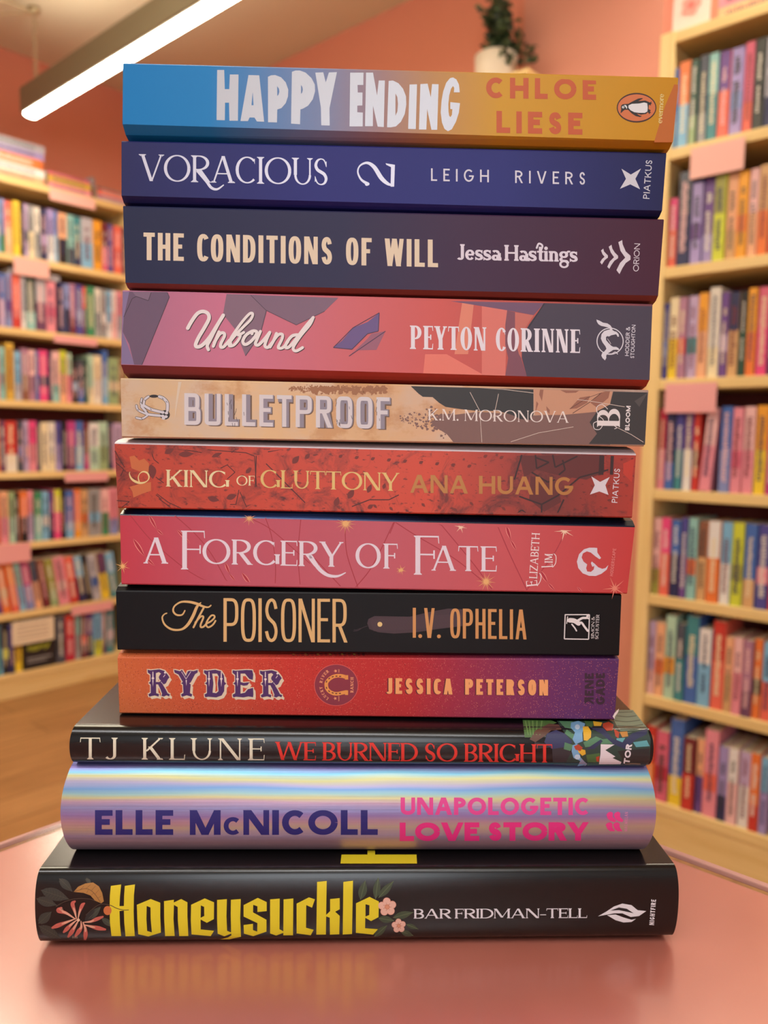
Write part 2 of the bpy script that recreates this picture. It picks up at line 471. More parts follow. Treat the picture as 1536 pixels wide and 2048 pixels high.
def layout(words, target=None, **kw):
    """polygons of a line of text with cap height 1; glyph widths are solved so that the line is `target` long"""
    p = dict(t=.16, n=None, s=0.0, st=None, sq=2.0, tr=.12, sp=.4, k=1.0, cond=False)
    p.update(kw)
    if p['n'] is None: p['n'] = p['t']
    if p['st'] is None: p['st'] = p['n'] if p['s'] else 0
    def total(q):
        w = 0
        for i, c in enumerate(words):
            small = c.islower() and p.get('smallcaps')
            w += width(c.upper() if small else c, q) * (p['smallcaps'] if small else 1) + (q['tr'] if i < len(words) - 1 else 0)
        return w
    if target:
        lo, hi = .2, 4.0
        for _ in range(40):
            p['k'] = (lo + hi) / 2
            if total(p) > target: hi = p['k']
            else: lo = p['k']
    out = []; x = 0
    for c in words:
        if c == ' ': x += width(c, p) + p['tr']; continue
        small = c.islower() and p.get('smallcaps'); f = p['smallcaps'] if small else 1
        g, w = glyph(c.upper() if small else c, p)
        out += [[(x + a * f, b * f) for a, b in poly] for poly in g]
        x += w * f + p['tr']
    return out, x - p['tr']

# ------------------------------------------------------------------ printing on a book: drawn shapes laid onto the cover's own surface
class Ink:
    def __init__(self, book, band=0):
        self.bk, self.mb, self.band = book, MB(), band
        self.o = (0, 0, 1); self.col = (255, 255, 255); self.lay = 1; self.kw = {}; self.cnt = 0
    def frame(self, ox, oy, s): self.o = (ox, oy, s); return self
    def pen(self, col, lay=1, **kw): self.col, self.lay, self.kw = col, lay, kw; return self
    def px(self, p): return (self.o[0] + p[0] / self.o[2], self.o[1] + p[1] / self.o[2])
    def put(self, polys):
        """polys: lists of points in photo pixels"""
        m = mat(self.col, **{'rough': .5, **self.kw})
        for poly in polys:
            if self.band:
                parts = []
                ys = [q[1] for q in poly]; b = self.band
                for k in range(int(math.floor(min(ys) / b)), int(math.floor(max(ys) / b)) + 1):
                    c = clip(clip(poly, k * b, 1), (k + 1) * b, -1)
                    if len(c) > 2: parts.append(c)
            else: parts = [poly]
            self.cnt = (self.cnt + 1) % 97
            for c in parts: self.mb.face([self.bk.surf(x, y, self.lay + self.cnt * .0085) for x, y in c], m)
    def poly(self, pts, holes=()):
        """one traced outline (with holes) in the current frame"""
        loops = [[self.px(p) for p in pts]] + [[self.px(p) for p in h] for h in holes]
        flat = [q for l in loops for q in l]
        tr = tessellate_polygon([[Vector((x, y, 0)) for x, y in l] for l in loops])
        self.put([[flat[i] for i in f] for f in tr])
        return self
    def curve(self, pts, w, per=8, closed=False, w1=None, taper=False):
        """a brush stroke through pts; w a width or a list"""
        n = len(pts); ws = list(w) if isinstance(w, (list, tuple)) else [w] * n
        if taper: ws = [w * (.35 + .65 * math.sin(math.pi * min(1, max(0, k / (n - 1))))) for k in range(n)]
        q = cat_rom([(*a, b) for a, b in zip(pts, ws)], per, closed)
        q = [(*self.px(z[:2]), z[2] / self.o[2]) for z in q]
        self.put(strip([z[:2] for z in q], [z[2] for z in q], closed))
        for e in (() if closed or taper else (q[0], q[-1])): self.put([disc(e[0], e[1], e[2] / 2, seg=10)])
        return self
    def line(self, pts, w):
        q = [self.px(p) for p in pts]
        for a, b in zip(q, q[1:]): self.put(strip([a, b], [w / self.o[2]] * 2))
        return self
    def dot(self, x, y, r, ry=None, seg=16): self.put([[self.px(p) for p in disc(x, y, r, ry, seg)]]); return self
    def text(self, words, P0, P1, cap, off=(0, 0), **kw):
        """baseline from P0 to P1, cap height cap, all in the current frame"""
        d = (P1[0] - P0[0], P1[1] - P0[1]); L = math.hypot(*d); d = (d[0] / L, d[1] / L); up = (d[1], -d[0])
        if abs(d[0]) > abs(d[1]): up = (0, -1)
        polys, tot = layout(words, L / cap, **kw)
        f = L / tot
        self.put([[self.px((P0[0] + d[0] * x * f + up[0] * y * cap + off[0], P0[1] + d[1] * x * f + up[1] * y * cap + off[1])) for x, y in poly] for poly in polys])
        return self
    def leaf(self, a, b, w, bend=0.0):
        n = 9; d = (b[0] - a[0], b[1] - a[1]); up, dn = [], []
        for k in range(n):
            t = k / (n - 1); h = math.sin(math.pi * t ** .85) * w / 2; c = bend * math.sin(math.pi * t)
            L = math.hypot(*d); nx, ny = -d[1] / L, d[0] / L
            up.append((a[0] + d[0] * t + nx * (h + c), a[1] + d[1] * t + ny * (h + c))); dn.append((a[0] + d[0] * t + nx * (c - h), a[1] + d[1] * t + ny * (c - h)))
        return self.poly(up + dn[-2:0:-1])
    def burst(self, x, y, r, n, w, a0=0.0, alt=.5):
        for k in range(n):
            a = a0 + 2 * math.pi * k / n; q = r if k % 2 == 0 else r * alt
            dx, dy = math.cos(a), math.sin(a)
            self.poly([(x - dy * w, y + dx * w), (x + dx * q, y + dy * q), (x + dy * w, y - dx * w)])
        return self
    def build(self, name, label=None):
        o = self.mb.build(name, self.bk.root)
        if label: o['label'] = label
        return o
def clip(poly, y, sgn):
    out = []; n = len(poly)
    for i in range(n):
        a, b = poly[i], poly[(i + 1) % n]; fa, fb = (a[1] - y) * sgn, (b[1] - y) * sgn
        if fa >= 0: out.append(a)
        if (fa > 0 > fb) or (fa < 0 < fb):
            t = fa / (fa - fb); out.append((a[0] + (b[0] - a[0]) * t, y))
    return out

# ------------------------------------------------------------------ the stacked books
M_PAGE = (lambda t: (t.base(t.mix(t.noise(t.mapping(scale=(1, 1, 260)), 6.0, 2), (226, 214, 188), (196, 182, 154))), t.m)[1])(NT('book_paper', .85, spec=.2))
def offset(prof, d):
    """moves an open profile of (y, z) to its right by d"""
    out = []; n = len(prof)
    for i in range(n):
        a = prof[max(i - 1, 0)]; b = prof[min(i + 1, n - 1)]; p = prof[i]
        dx, dy = b[0] - a[0], b[1] - a[1]; q = math.hypot(dx, dy) or 1
        s = 1.0
        if 0 < i < n - 1:
            u = (p[0] - a[0], p[1] - a[1]); v = (b[0] - p[0], b[1] - p[1])
            c = (u[0] * v[0] + u[1] * v[1]) / ((math.hypot(*u) * math.hypot(*v)) or 1); s = 1 / max(.45, math.sqrt(max(0, (1 + c) / 2)))
        out.append((p[0] + dy / q * d * s, p[1] - dx / q * d * s))
    return out
class Book:
    """F: distance of the spine along the heading. left / right: (a, profile) with a the offset along the spine and profile the open outline
    of the cover in (depth, height above the lens), from the back of the lower cover round the spine to the back of the upper cover."""
    def __init__(self, name, label, F, left, right, mats, thick=.0004, hard=False, zb=0.0, yaw=0.0):
        base = CAM + Matrix.Rotation(yaw, 3, 'Z') @ HD * F + UP * zb
        self.root = empty(name, base, YAW - math.pi / 2 + yaw, label, 'book', 'books stacked on the pink table')
        self.inv = (Matrix.Translation(base) @ Matrix.Rotation(YAW - math.pi / 2 + yaw, 4, 'Z')).inverted()
        V = lambda sec, pr, dx=0: [Vector((sec[0](z) + dx, y, z - zb)) for y, z in pr]
        (aL, pL), (aR, pR) = left, right
        self.Lp, self.Rp = V((aL,), pL), V((aR,), pR)
        iL, iR = offset(pL, thick), offset(pR, thick)
        cin_L, cin_R = V((aL,), iL), V((aR,), iR)
        mb = MB(); n = len(pL)
        for i in range(n - 1):
            m = mats[i] if isinstance(mats, list) else mats
            mb.face([self.Lp[i], self.Rp[i], self.Rp[i + 1], self.Lp[i + 1]], m)
            mb.face([cin_L[i], cin_L[i + 1], cin_R[i + 1], cin_R[i]], m)
            mb.face([self.Lp[i], self.Lp[i + 1], cin_L[i + 1], cin_L[i]], m)
            mb.face([self.Rp[i + 1], self.Rp[i], cin_R[i], cin_R[i + 1]], m)
        for i in (0, n - 1): mb.face([self.Lp[i], cin_L[i], cin_R[i], self.Rp[i]], mats[i - 1 if i else 0] if isinstance(mats, list) else mats)
        self.cover = mb.build('dust_jacket' if hard else 'cover', self.root)
        ins, back = (.0038, .006) if hard else (.0004, .0005)
        k = .0030 if hard else .0
        pg = lambda pr: [(min(max(y, .002), pr[0][0] - back), z) for y, z in offset(pr, k + .0002)]
        QL, QR = V((aL,), pg(iL), ins), V((aR,), pg(iR), -ins)
        pb = MB()
        pb.face(QL, M_PAGE); pb.face(QR[::-1], M_PAGE)
        for i in range(n): j = (i + 1) % n; pb.face([QL[i], QL[j], QR[j], QR[i]], M_PAGE)
        pb.build('page_block', self.root)
        if hard:
            for a in (0, 1):
                bb = MB(); z0 = iL[0][1] + .0002 if a == 0 else iL[-1][1] - .0027; z1 = iR[0][1] + .0002 if a == 0 else iR[-1][1] - .0027
                x0, x1 = aL(z0) + .0004, aR(z1) - .0004; D = pL[0][0] - .001; y0 = .012
                vs = [(x0, y0, z0), (x1, y0, z1), (x1, D, z1), (x0, D, z0)]
                vs = [(x, y, z - zb) for x, y, z in vs] + [(x, y, z - zb + .0024) for x, y, z in vs]
                bb.mesh(vs, ((0, 3, 2, 1), (4, 5, 6, 7), (0, 1, 5, 4), (1, 2, 6, 5), (2, 3, 7, 6), (3, 0, 4, 7)), mat((70, 62, 60), .7))
                bb.build('cover_board', self.root)
        self.planes = []
        for i in range(n - 1):
            a, b, c, d = self.Lp[i], self.Lp[i + 1], self.Rp[i], self.Rp[i + 1]
            e = ((b - a) + (d - c)) / 2; nn = (c - a).cross(e).normalized(); o = (a + b + c + d) / 4
            if nn.dot(self.inv @ CAM - o) < 0: nn = -nn
            if e.length > 1e-6: self.planes.append((o, nn, e))
        self.hard = hard; self.free = hard
        self.main = max((q for q in self.planes if abs(q[1].y) > .9), key=lambda q: q[2].length) if not hard else None
        self.eye = self.inv @ CAM
    def surf(self, x, y, lay=1):
        d = (self.inv.to_3x3() @ ray(x, y)); best = None
        if not self.free:
            o, nn, e = self.main; p = self.eye + d * ((o - self.eye).dot(nn) / d.dot(nn)); v = (p - o).dot(e) / e.length_squared
            if abs(v) > .499: p -= e * (v - math.copysign(.499, v))
            return p + nn * (.000016 * lay)
        for o, nn, e in self.planes:
            k = d.dot(nn)
            if k > -1e-4: continue
            s = (o - self.eye).dot(nn) / k
            p = self.eye + d * s; v = (p - o).dot(e) / e.length_squared
            miss = max(0, abs(v) - .5) * e.length
            key = (miss if miss > .0002 else 0, s)
            if best is None or key < best[0]: best = (key, p, nn)
        return best[1] + best[2] * (.000016 * lay)
# outlines of the spines: corners as photographed, at the distance of each spine; contact heights between neighbours
def rel(x, y, F, yaw=0.0):
    h, r = Matrix.Rotation(yaw, 3, 'Z') @ HD, Matrix.Rotation(yaw, 3, 'Z') @ RT
    d = ray(x, y); p = d * (F / d.dot(h))
    return p.dot(r), p.z
def paperback(label, F, tl, bl, tr, br, zt, zb, mats, ct=.0, cb=.0, D=.129, round_top=.0005):
    """zt, zb: (left, right) heights of the resting faces; ct, cb: depth over which the cover bends from spine edge to resting face"""
    (aTL, zTL), (aBL, zBL), (aTR, zTR), (aBR, zBR) = rel(*tl, F), rel(*bl, F), rel(*tr, F), rel(*br, F)
    def sec(aT, zT, aB, zB, z1, z0):
        f = lambda z: aB + (aT - aB) * (z - zB) / (zT - zB)
        r = round_top
        lo = [(D, z0), (cb, z0), (cb * .35, z0 + (zB - z0) * .42)] if cb else [(D, zB), (r, zB)]
        hi = [(ct * .35, z1 - (z1 - zT) * .42), (ct, z1), (D, z1)] if ct else [(r, zT), (D, zT)]
        return f, lo + [(0, zB + (r if not cb else .0003)), (0, zT - r)] + ([(r * .6, zT)] if ct else []) + hi
    L, R = sec(aTL, zTL, aBL, zBL, zt[0], zb[0]), sec(aTR, zTR, aBR, zBR, zt[1], zb[1])
    n = len(L[1]) - 1
    sp, lo, hi = mats
    i0 = 2 if not cb else 3
    ms = [lo] * i0 + [sp] * (n - i0); ms[i0] = sp
    for i in range(i0 + 1, n): ms[i] = hi
    if cb and lo is sp: ms[:i0] = [sp] * i0
    return Book('paperback_book', label, F, L, R, ms, zb=min(zb))
def hardback(label, F, aL, aR, zt, zb, m, depth=.008, exp=2.0, D=.15, seg=44, bulge=0.0, yaw=0.0):
    def sec(a, z1, z0):
        zc, h = (z1 + z0) / 2, (z1 - z0) / 2
        pr = []
        for k in range(seg + 1):
            s = math.radians(-90 + 180 * k / seg)
            pr.append((depth * (1 - abs(math.cos(s)) ** (2 / exp)), zc + h * math.copysign(abs(math.sin(s)) ** (2 / exp), s)))
        f = lambda z: a + math.copysign(bulge, a) * (1 - min(1, abs(z - zc) / h) ** 2)
        return f, [(D, z0), (depth + .02, z0)] + pr + [(depth + .02, z1), (D, z1)]
    return Book('hardback_book', label, F, sec(aL, zt[0], zb[0]), sec(aR, zt[1], zb[1]), m, thick=.0003, hard=True, zb=min(zb), yaw=yaw)
G = .0003
black = (26, 22, 24)

# --- blue to yellow paperback, top of the stack
m = gradient('blue_to_yellow_cover', -.097, .103, ((0, (18, 124, 192)), (.16, (28, 128, 194)), (.36, (122, 136, 174)), (.47, (160, 128, 128)), (.56, (186, 138, 88)), (.68, (204, 152, 42)), (1, (196, 138, 22))), .38)
b = paperback('thick paperback fading from blue to yellow, topmost of the stack on the pink table', .2918, (246, 125), (245, 250), (1357, 154), (1346, 284), (.1322, .1303), (.1068 + .0003, .1056), (m, m, m), cb=.010)
b1 = b
i = Ink(b).frame(1180, 140, 7.68).pen((186, 98, 22), 1).poly([(1300, 130), (1362, 112), (1352, 300), (1268, 1110), (985, 1110), (1000, 1050), (1150, 560)]).frame(0, 0, 1).build('cover_artwork', 'darker orange corner on the spine')
i = Ink(b).frame(420, 120, 5.908).pen((192, 194, 202), 2, rough=.3, metal=.35)
i.poly([(85, 118), (168, 118), (175, 345), (228, 345), (235, 172), (337, 172), (330, 718), (230, 718), (225, 505), (178, 505), (175, 712), (78, 710)])
i.poly([(455, 178), (582, 182), (640, 730), (555, 727), (525, 680), (468, 680), (448, 722), (360, 722)], [[(505, 375), (515, 535), (490, 535)]])
i.poly([(685, 200), (720, 182), (770, 178), (840, 205), (895, 265), (925, 350), (922, 430), (895, 510), (845, 568), (795, 585), (792, 738), (686, 736)], [[(793, 310), (815, 340), (820, 375), (810, 410), (795, 425)]])
i.poly([(968, 140), (1010, 125), (1060, 124), (1130, 150), (1200, 215), (1238, 290), (1242, 370), (1215, 465), (1160, 540), (1100, 575), (1068, 585), (1064, 760), (958, 752)], [[(1075, 295), (1092, 320), (1098, 350), (1090, 385), (1075, 402)]])
i.poly([(1245, 150), (1338, 146), (1368, 265), (1405, 148), (1500, 144), (1412, 570), (1415, 775), (1315, 772), (1310, 560)])
i.frame(680, 120, 5.908)
i.poly([(120, 150), (278, 150), (275, 296), (207, 296), (210, 385), (266, 385), (264, 538), (204, 540), (204, 618), (270, 622), (268, 785), (113, 785)])
i.poly([(308, 150), (390, 150), (438, 420), (458, 243), (530, 243), (517, 793), (445, 788), (390, 540), (388, 783), (296, 783)])
i.poly([(575, 248), (625, 243), (690, 275), (745, 340), (780, 430), (783, 530), (765, 640), (720, 730), (660, 785), (600, 797), (556, 795)], [[(655, 395), (678, 440), (685, 520), (678, 610), (655, 660)]])
i.poly([(822, 290), (910, 288), (895, 817), (805, 815)])
i.poly([(950, 285), (1035, 280), (1072, 440), (1088, 285), (1165, 287), (1148, 825), (1080, 825), (1030, 580), (1020, 822), (933, 822)])
i.poly([(1415, 383), (1345, 383), (1350, 330), (1335, 308), (1312, 340), (1290, 420), (1280, 520), (1282, 610), (1290, 660), (1305, 675), (1322, 650), (1328, 582), (1303, 580), (1303, 498), (1418, 510), (1405, 620), (1370, 730), (1320, 820), (1275, 842), (1235, 815), (1205, 740), (1190, 620), (1200, 480), (1220, 370), (1255, 270), (1300, 215), (1335, 207), (1375, 230), (1405, 290)])
i.build('title_lettering', 'silver foil title lettering')
i = Ink(b).frame(780, 100, 2.56).pen((192, 84, 34), 2)
i.text('CHLOE', (492, 246), (1055, 255), 106, t=.25, tr=.3).text('LIESE', (545, 424), (985, 434), 112, t=.25, tr=.28)
i.build('author_lettering', 'orange author lettering')
i = Ink(b).frame(1180, 140, 7.68).pen((52, 14, 12), 2).dot(715, 580, 305, 228, 40).pen((206, 112, 62), 3).dot(715, 580, 289, 206, 40)
i.pen((24, 14, 14), 4).dot(518, 572, 46).poly([(480, 590), (468, 668), (525, 618), (560, 600), (560, 540), (500, 540)])
i.poly([(500, 527), (590, 520), (640, 490), (740, 440), (800, 432), (812, 442), (740, 478), (850, 470), (920, 500), (945, 480), (940, 508), (952, 520), (932, 525), (935, 550), (905, 532), (898, 600), (935, 622), (918, 636), (942, 662), (920, 658), (915, 685), (890, 648), (860, 675), (780, 687), (715, 668), (760, 700), (798, 708), (770, 724), (700, 708), (640, 668), (585, 612), (530, 612)])
i.pen((222, 222, 224), 5).poly([(590, 545), (640, 522), (760, 515), (830, 500), (878, 512), (886, 580), (880, 640), (840, 660), (760, 660), (680, 650), (620, 620), (588, 580)])
i.poly([(520, 540), (550, 540), (570, 570), (565, 602), (548, 575)]).dot(508, 572, 19).pen((24, 14, 14), 6).dot(510, 570, 8)
i.pen((228, 214, 150), 3).text('evermore', (1105, 820), (1135, 370), 82, t=.14, n=.07, s=.04, tr=.04)
i.build('publisher_emblem', 'orange oval with a black and white bird')

# --- navy paperback
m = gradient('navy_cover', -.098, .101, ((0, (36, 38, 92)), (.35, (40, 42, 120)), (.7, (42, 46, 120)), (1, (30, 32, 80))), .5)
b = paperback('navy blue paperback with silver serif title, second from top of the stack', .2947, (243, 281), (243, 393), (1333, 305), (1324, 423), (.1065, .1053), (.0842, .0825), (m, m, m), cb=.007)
i = Ink(b).frame(200, 100, 2.56).pen((206, 206, 222), 2, rough=.4, metal=.3)
i.text('VORACIOUS', (203, 670), (1170, 693), 137, t=.115, n=.045, s=.075, st=.03, tr=.02)
i.curve([(500, 620), (545, 672), (570, 705), (600, 713), (632, 692)], [14, 15, 14, 11, 6])
i.build('title_lettering', 'silver title lettering')
i = Ink(b).frame(200, 100, 2.56).pen((206, 206, 222), 2, rough=.4, metal=.3)
i.curve([(1372, 686), (1338, 664), (1320, 625), (1332, 592), (1368, 578), (1404, 600), (1440, 655), (1472, 684), (1500, 694)], [16, 11, 8, 8, 13, 20, 22, 16, 8])
i.dot(1366, 686, 10).poly([(1488, 700), (1506, 700), (1510, 588), (1462, 580), (1466, 588), (1490, 600)])
i.build('volume_numeral')
i = Ink(b).frame(780, 100, 2.56).pen((212, 212, 226), 2)
i.text('LEIGH RIVERS', (210, 670), (1000, 690), 64, t=.13, tr=.5, sp=1.1).build('author_lettering')
STAR = lambda i, p, q: i.poly([p[0], q[0], p[1], q[1], p[2], q[2], p[3], q[3]])
i = Ink(b).frame(780, 100, 2.56).pen((206, 206, 216), 2)
STAR(i, [(1185, 608), (1285, 607), (1280, 713), (1177, 711)], [(1233, 638), (1256, 660), (1230, 688), (1208, 660)])
i.text('PIATKUS', (1328, 763), (1343, 565), 33, t=.14, tr=.16).build('publisher_emblem')

# --- navy to maroon paperback
m = gradient('navy_to_maroon_cover', -.097, .101, ((0, (32, 38, 72)), (.4, (44, 42, 76)), (.62, (64, 40, 70)), (1, (72, 30, 52))), .48)
mr = mat((120, 52, 44), .5)
b = paperback('thick paperback fading from navy to plum with cream title, third from top of stack', .2954, (246, 411), (251, 567), (1328, 438), (1316, 593), (.0838, .0821), (.0540, .0519), (m, mr, m), cb=.006)
i = Ink(b).pen((222, 204, 178), 2).text('THE CONDITIONS OF WILL', (287, 520), (876, 534.5), 55, t=.175, n=.15, cond=True, tr=.11, sp=.26, sq=2.6).build('title_lettering', 'cream title lettering')
i = Ink(b).frame(890, 430, 3.491).pen((220, 212, 226), 2).text('Jessa Hastings', (86, 313), (925, 328), 110, t=.2, n=.11, s=.045, st=.09, tr=.03, sp=.16)
i.curve([(640, 230), (655, 200), (680, 215), (668, 250)], 13).build('author_lettering')
i = Ink(b).frame(890, 430, 3.491).pen((214, 206, 216), 2)
i.poly([(1237, 175), (1240, 205), (1262, 255), (1295, 285), (1295, 312), (1262, 335), (1238, 372), (1218, 413), (1197, 385), (1222, 335), (1258, 298), (1225, 250), (1210, 190)])
i.poly([(1162, 208), (1168, 235), (1185, 262), (1208, 285), (1208, 302), (1182, 320), (1162, 348), (1147, 376), (1133, 362), (1150, 325), (1180, 295), (1157, 262), (1143, 222)])
i.poly([(1105, 235), (1110, 255), (1137, 283), (1137, 298), (1115, 315), (1095, 346), (1083, 330), (1096, 308), (1114, 292), (1100, 275), (1089, 248)])
i.text('ORION', (1352, 395), (1362, 200), 40, t=.13, tr=.14).build('publisher_emblem', 'three pale chevrons')

# --- pink paperback with dark right end
m = gradient('pink_cover', -.099, .099, ((0, (168, 112, 140)), (.2, (200, 118, 146)), (.42, (204, 108, 116)), (.6, (206, 96, 92)), (.76, (190, 92, 84)), (1, (120, 70, 80))), .5)
mb_ = gradient('red_back_cover', -.099, .099, ((0, (130, 62, 70)), (.3, (170, 56, 50)), (1, (172, 58, 40))), .5)
b = paperback('pink and purple paperback with white script title, fourth from top of the stack', .2966, (245, 580), (242, 731), (1305, 608), (1299, 761), (.0536, .0515), (.0215, .0202), (m, mb_, m), cb=.010)
i = Ink(b).frame(200, 560, 2.56)
i.pen((128, 110, 150), 1).poly([(118, 60), (165, 60), (122, 190), (116, 265), (178, 435), (110, 430)])
i.pen((104, 80, 106), 2).poly([(150, 60), (345, 62), (355, 85), (215, 437), (175, 435), (150, 330), (116, 265), (122, 190)])
i.pen((124, 98, 122), 3).poly([(165, 60), (262, 62), (248, 106), (186, 84)])
i.pen((64, 46, 62), 4).line([(122, 190), (165, 95), (186, 84), (248, 106), (262, 64)], 3).line([(345, 64), (355, 88), (215, 435)], 3)
i.pen((128, 98, 118), 1).poly([(648, 72), (800, 76), (850, 155), (820, 280), (745, 390), (690, 250), (630, 175)])
i.pen((122, 94, 116), 2).poly([(770, 76), (1220, 92), (1150, 160), (1005, 230), (850, 155)])
i.pen((80, 58, 76), 3).line([(852, 157), (820, 280), (745, 388)], 4).line([(772, 78), (850, 155), (1005, 230), (1150, 160)], 3)
i.pen((104, 82, 136), 2).poly([(1430, 168), (1425, 260), (1370, 275), (1290, 355), (1195, 345), (1240, 310), (1295, 245), (1370, 215)])
i.pen((152, 92, 114), 1).poly([(1462, 262), (1415, 358), (1310, 360), (1275, 390), (1370, 300), (1390, 275)])
i.pen((70, 46, 78), 3).line([(1430, 168), (1425, 262), (1370, 275), (1290, 355), (1195, 346), (1295, 245), (1430, 168)], 4).line([(1462, 262), (1275, 390)], 4)
i.frame(780, 560, 2.56)
i.pen((222, 132, 108), 1).poly([(370, 110), (430, 114), (400, 380), (330, 380)]).pen((226, 120, 104), 1).poly([(180, 380), (290, 380), (480, 490), (170, 482)])
i.pen((216, 116, 104), 1).poly([(470, 130), (600, 150), (590, 496), (470, 490)])
i.pen((112, 78, 108), 1).poly([(310, 108), (790, 118), (735, 180), (600, 155)])
i.pen((126, 72, 88), 2).poly([(600, 155), (640, 165), (640, 300), (700, 497), (590, 494), (605, 400), (590, 330), (590, 230)])
i.pen((196, 108, 96), 2).poly([(640, 165), (735, 180), (690, 250), (675, 300), (672, 400), (660, 380), (640, 300)])
i.pen((64, 53, 72), 3).poly([(790, 118), (1343, 131), (1328, 514), (700, 497), (675, 400), (675, 300), (710, 230)])
i.pen((40, 30, 44), 4).line([(790, 120), (708, 245)], 6)
i.build('cover_artwork')
i = Ink(b).frame(360, 600, 5.486)
UNB = [([(85, 310), (130, 230), (190, 150), (250, 126), (305, 148), (318, 205), (270, 300), (205, 410), (172, 490), (192, 515), (245, 495), (320, 415), (400, 290), (475, 168)], 40), ([(475, 168), (405, 290), (335, 430), (300, 500), (312, 545)], 36), ([(428, 350), (400, 420), (365, 508)], 34), ([(375, 470), (435, 375), (478, 362), (488, 395), (450, 475), (448, 515), (480, 512), (545, 440)], 34), ([(560, 490), (555, 430), (610, 340), (690, 230), (765, 150), (798, 155), (775, 215), (690, 300), (600, 395), (545, 470), (545, 505), (590, 495), (640, 440), (662, 385), (630, 360), (640, 385), (700, 355)], 30), ([(790, 342), (725, 385), (690, 450), (712, 488), (765, 465), (825, 400), (842, 350), (800, 340), (790, 370)], 34), ([(882, 345), (850, 420), (828, 482), (862, 492), (925, 430), (985, 355)], 34), ([(985, 355), (950, 435), (932, 502), (965, 520), (1010, 470)], 34), ([(1058, 368), (1030, 440), (988, 515)], 34), ([(1010, 470), (1075, 385), (1122, 378), (1120, 425), (1080, 510), (1092, 530), (1135, 518), (1185, 455)], 32), ([(1298, 382), (1230, 395), (1170, 470), (1160, 520), (1200, 512), (1275, 425), (1370, 300), (1462, 192)], 34), ([(1462, 192), (1425, 270), (1330, 385), (1252, 500), (1245, 545), (1280, 558), (1345, 522)], 32)]
i.pen((44, 26, 34), 3)
for p, w in UNB: i.curve([(x + 7, y + 7) for x, y in p], w)
i.pen((230, 222, 222), 4)
for p, w in UNB: i.curve(p, w)
i.build('title_lettering', 'white script title with thin dark shadow')
i = Ink(b).frame(780, 560, 2.56).pen((228, 222, 232), 5).text('PEYTON CORINNE', (102, 353), (972, 374), 120, t=.165, n=.055, s=.045, st=.045, cond=True, tr=.07, sp=.26).build('author_lettering')
i = Ink(b).frame(1160, 600, 10.24).pen((216, 214, 224), 5)
i.curve([(615 + 268 * math.cos(k * math.pi / 9), 845 + 268 * math.sin(k * math.pi / 9)) for k in range(18)], 20, 4, True)
i.lay = 6
i.poly([(335, 400), (400, 425), (470, 465), (560, 480), (620, 520), (660, 580), (660, 612), (700, 640), (745, 650), (790, 700), (797, 750), (770, 755), (740, 700), (700, 710), (640, 722), (590, 750), (560, 738), (530, 760), (532, 820), (572, 870), (640, 940), (680, 960), (740, 960), (790, 990), (803, 1030), (740, 1018), (680, 1022), (620, 1060), (560, 1100), (535, 1140), (537, 1190), (510, 1237), (460, 1190), (435, 1140), (450, 1090), (500, 1050), (540, 1000), (520, 950), (460, 870), (425, 790), (440, 700), (490, 640), (570, 610), (612, 602), (600, 570), (500, 545), (430, 530), (380, 500), (345, 450)])
i.curve([(560, 1105), (650, 1100), (720, 1065), (768, 1108)], 16).curve([(562, 795), (600, 850), (630, 900)], 9).curve([(740, 690), (760, 720), (790, 745)], 14)
i.text('HODDER &', (998, 1148), (1024, 552), 80, t=.16, tr=.14, sp=.2).text('STOUGHTON', (1107, 1195), (1138, 512), 78, t=.16, tr=.12)
i.build('publisher_emblem', 'white leaping animal in a ring')

# --- sand coloured paperback
t = NT('sandy_cover', .5)
c = t.ramp(t.axis(0, -.1, .099), ((0, (206, 176, 140)), (.25, (222, 184, 138)), (.5, (214, 172, 128)), (.62, (214, 172, 138)), (1, (150, 110, 100))))
c = t.mix(t.ramp(t.noise(t.mapping(scale=(1, 1, 1.6)), 38, 5), ((.45, 0.0), (.62, .55))), c, (204, 186, 172))
c = t.mix(t.ramp(t.noise(t.mapping(scale=(1, 1, 1.4), loc=(.4, 0, 0)), 30, 6, .65), ((.52, 0.0), (.6, .6))), c, (192, 136, 84))
t.base(c); m = t.m
b = paperback('creased sandy brown paperback with grey stencil title, fifth from top of the stack', .2963, (241, 756), (244, 875), (1297, 780), (1288, 893), (.0212, .0199), (-.0010, -.0013), (m, mat((190, 160, 130)), m))
random.seed(5)
i = Ink(b).frame(800, 760, 3.072)
brown = (124, 90, 84)
i.pen(brown, 1).poly([(210, 230), (480, 195), (830, 218), (1210, 196), (1330, 200), (1290, 400), (330, 385), (290, 335), (205, 280)])
for k in range(150):
    x = random.uniform(0, 330); q = 240 + (x - 10) * .1 + random.gauss(0, 1) * (8 + x * .17)
    if q < 125: continue
    r = random.uniform(3, 16) * (.5 + x / 330); i.poly([(x + r * random.uniform(.4, 1) * math.cos(a * 1.05), min(388, q + r * random.uniform(.3, .9) * math.sin(a * 1.05))) for a in range(6)])
i.pen((158, 106, 70), 1).frame(520, 760, 5.486)
for k in range(420):
    x = 320 + 1060 * random.random() ** 1.2; q = 96 + random.gauss(0, 1) * (10 + min(25, (x - 320) * .08)); r = random.uniform(4, 16) if x < 560 else random.uniform(12, 40)
    if 46 < q - r and q + r < 176: i.poly([(x + r * random.uniform(.4, 1) * math.cos(a * 1.05), q + r * random.uniform(.3, .9) * math.sin(a * 1.05)) for a in range(6)])
i.frame(240, 760, 5.486).pen((214, 196, 174), 1).poly([(640, 20), (675, 22), (640, 200), (600, 430), (612, 250)]).frame(800, 760, 3.072)
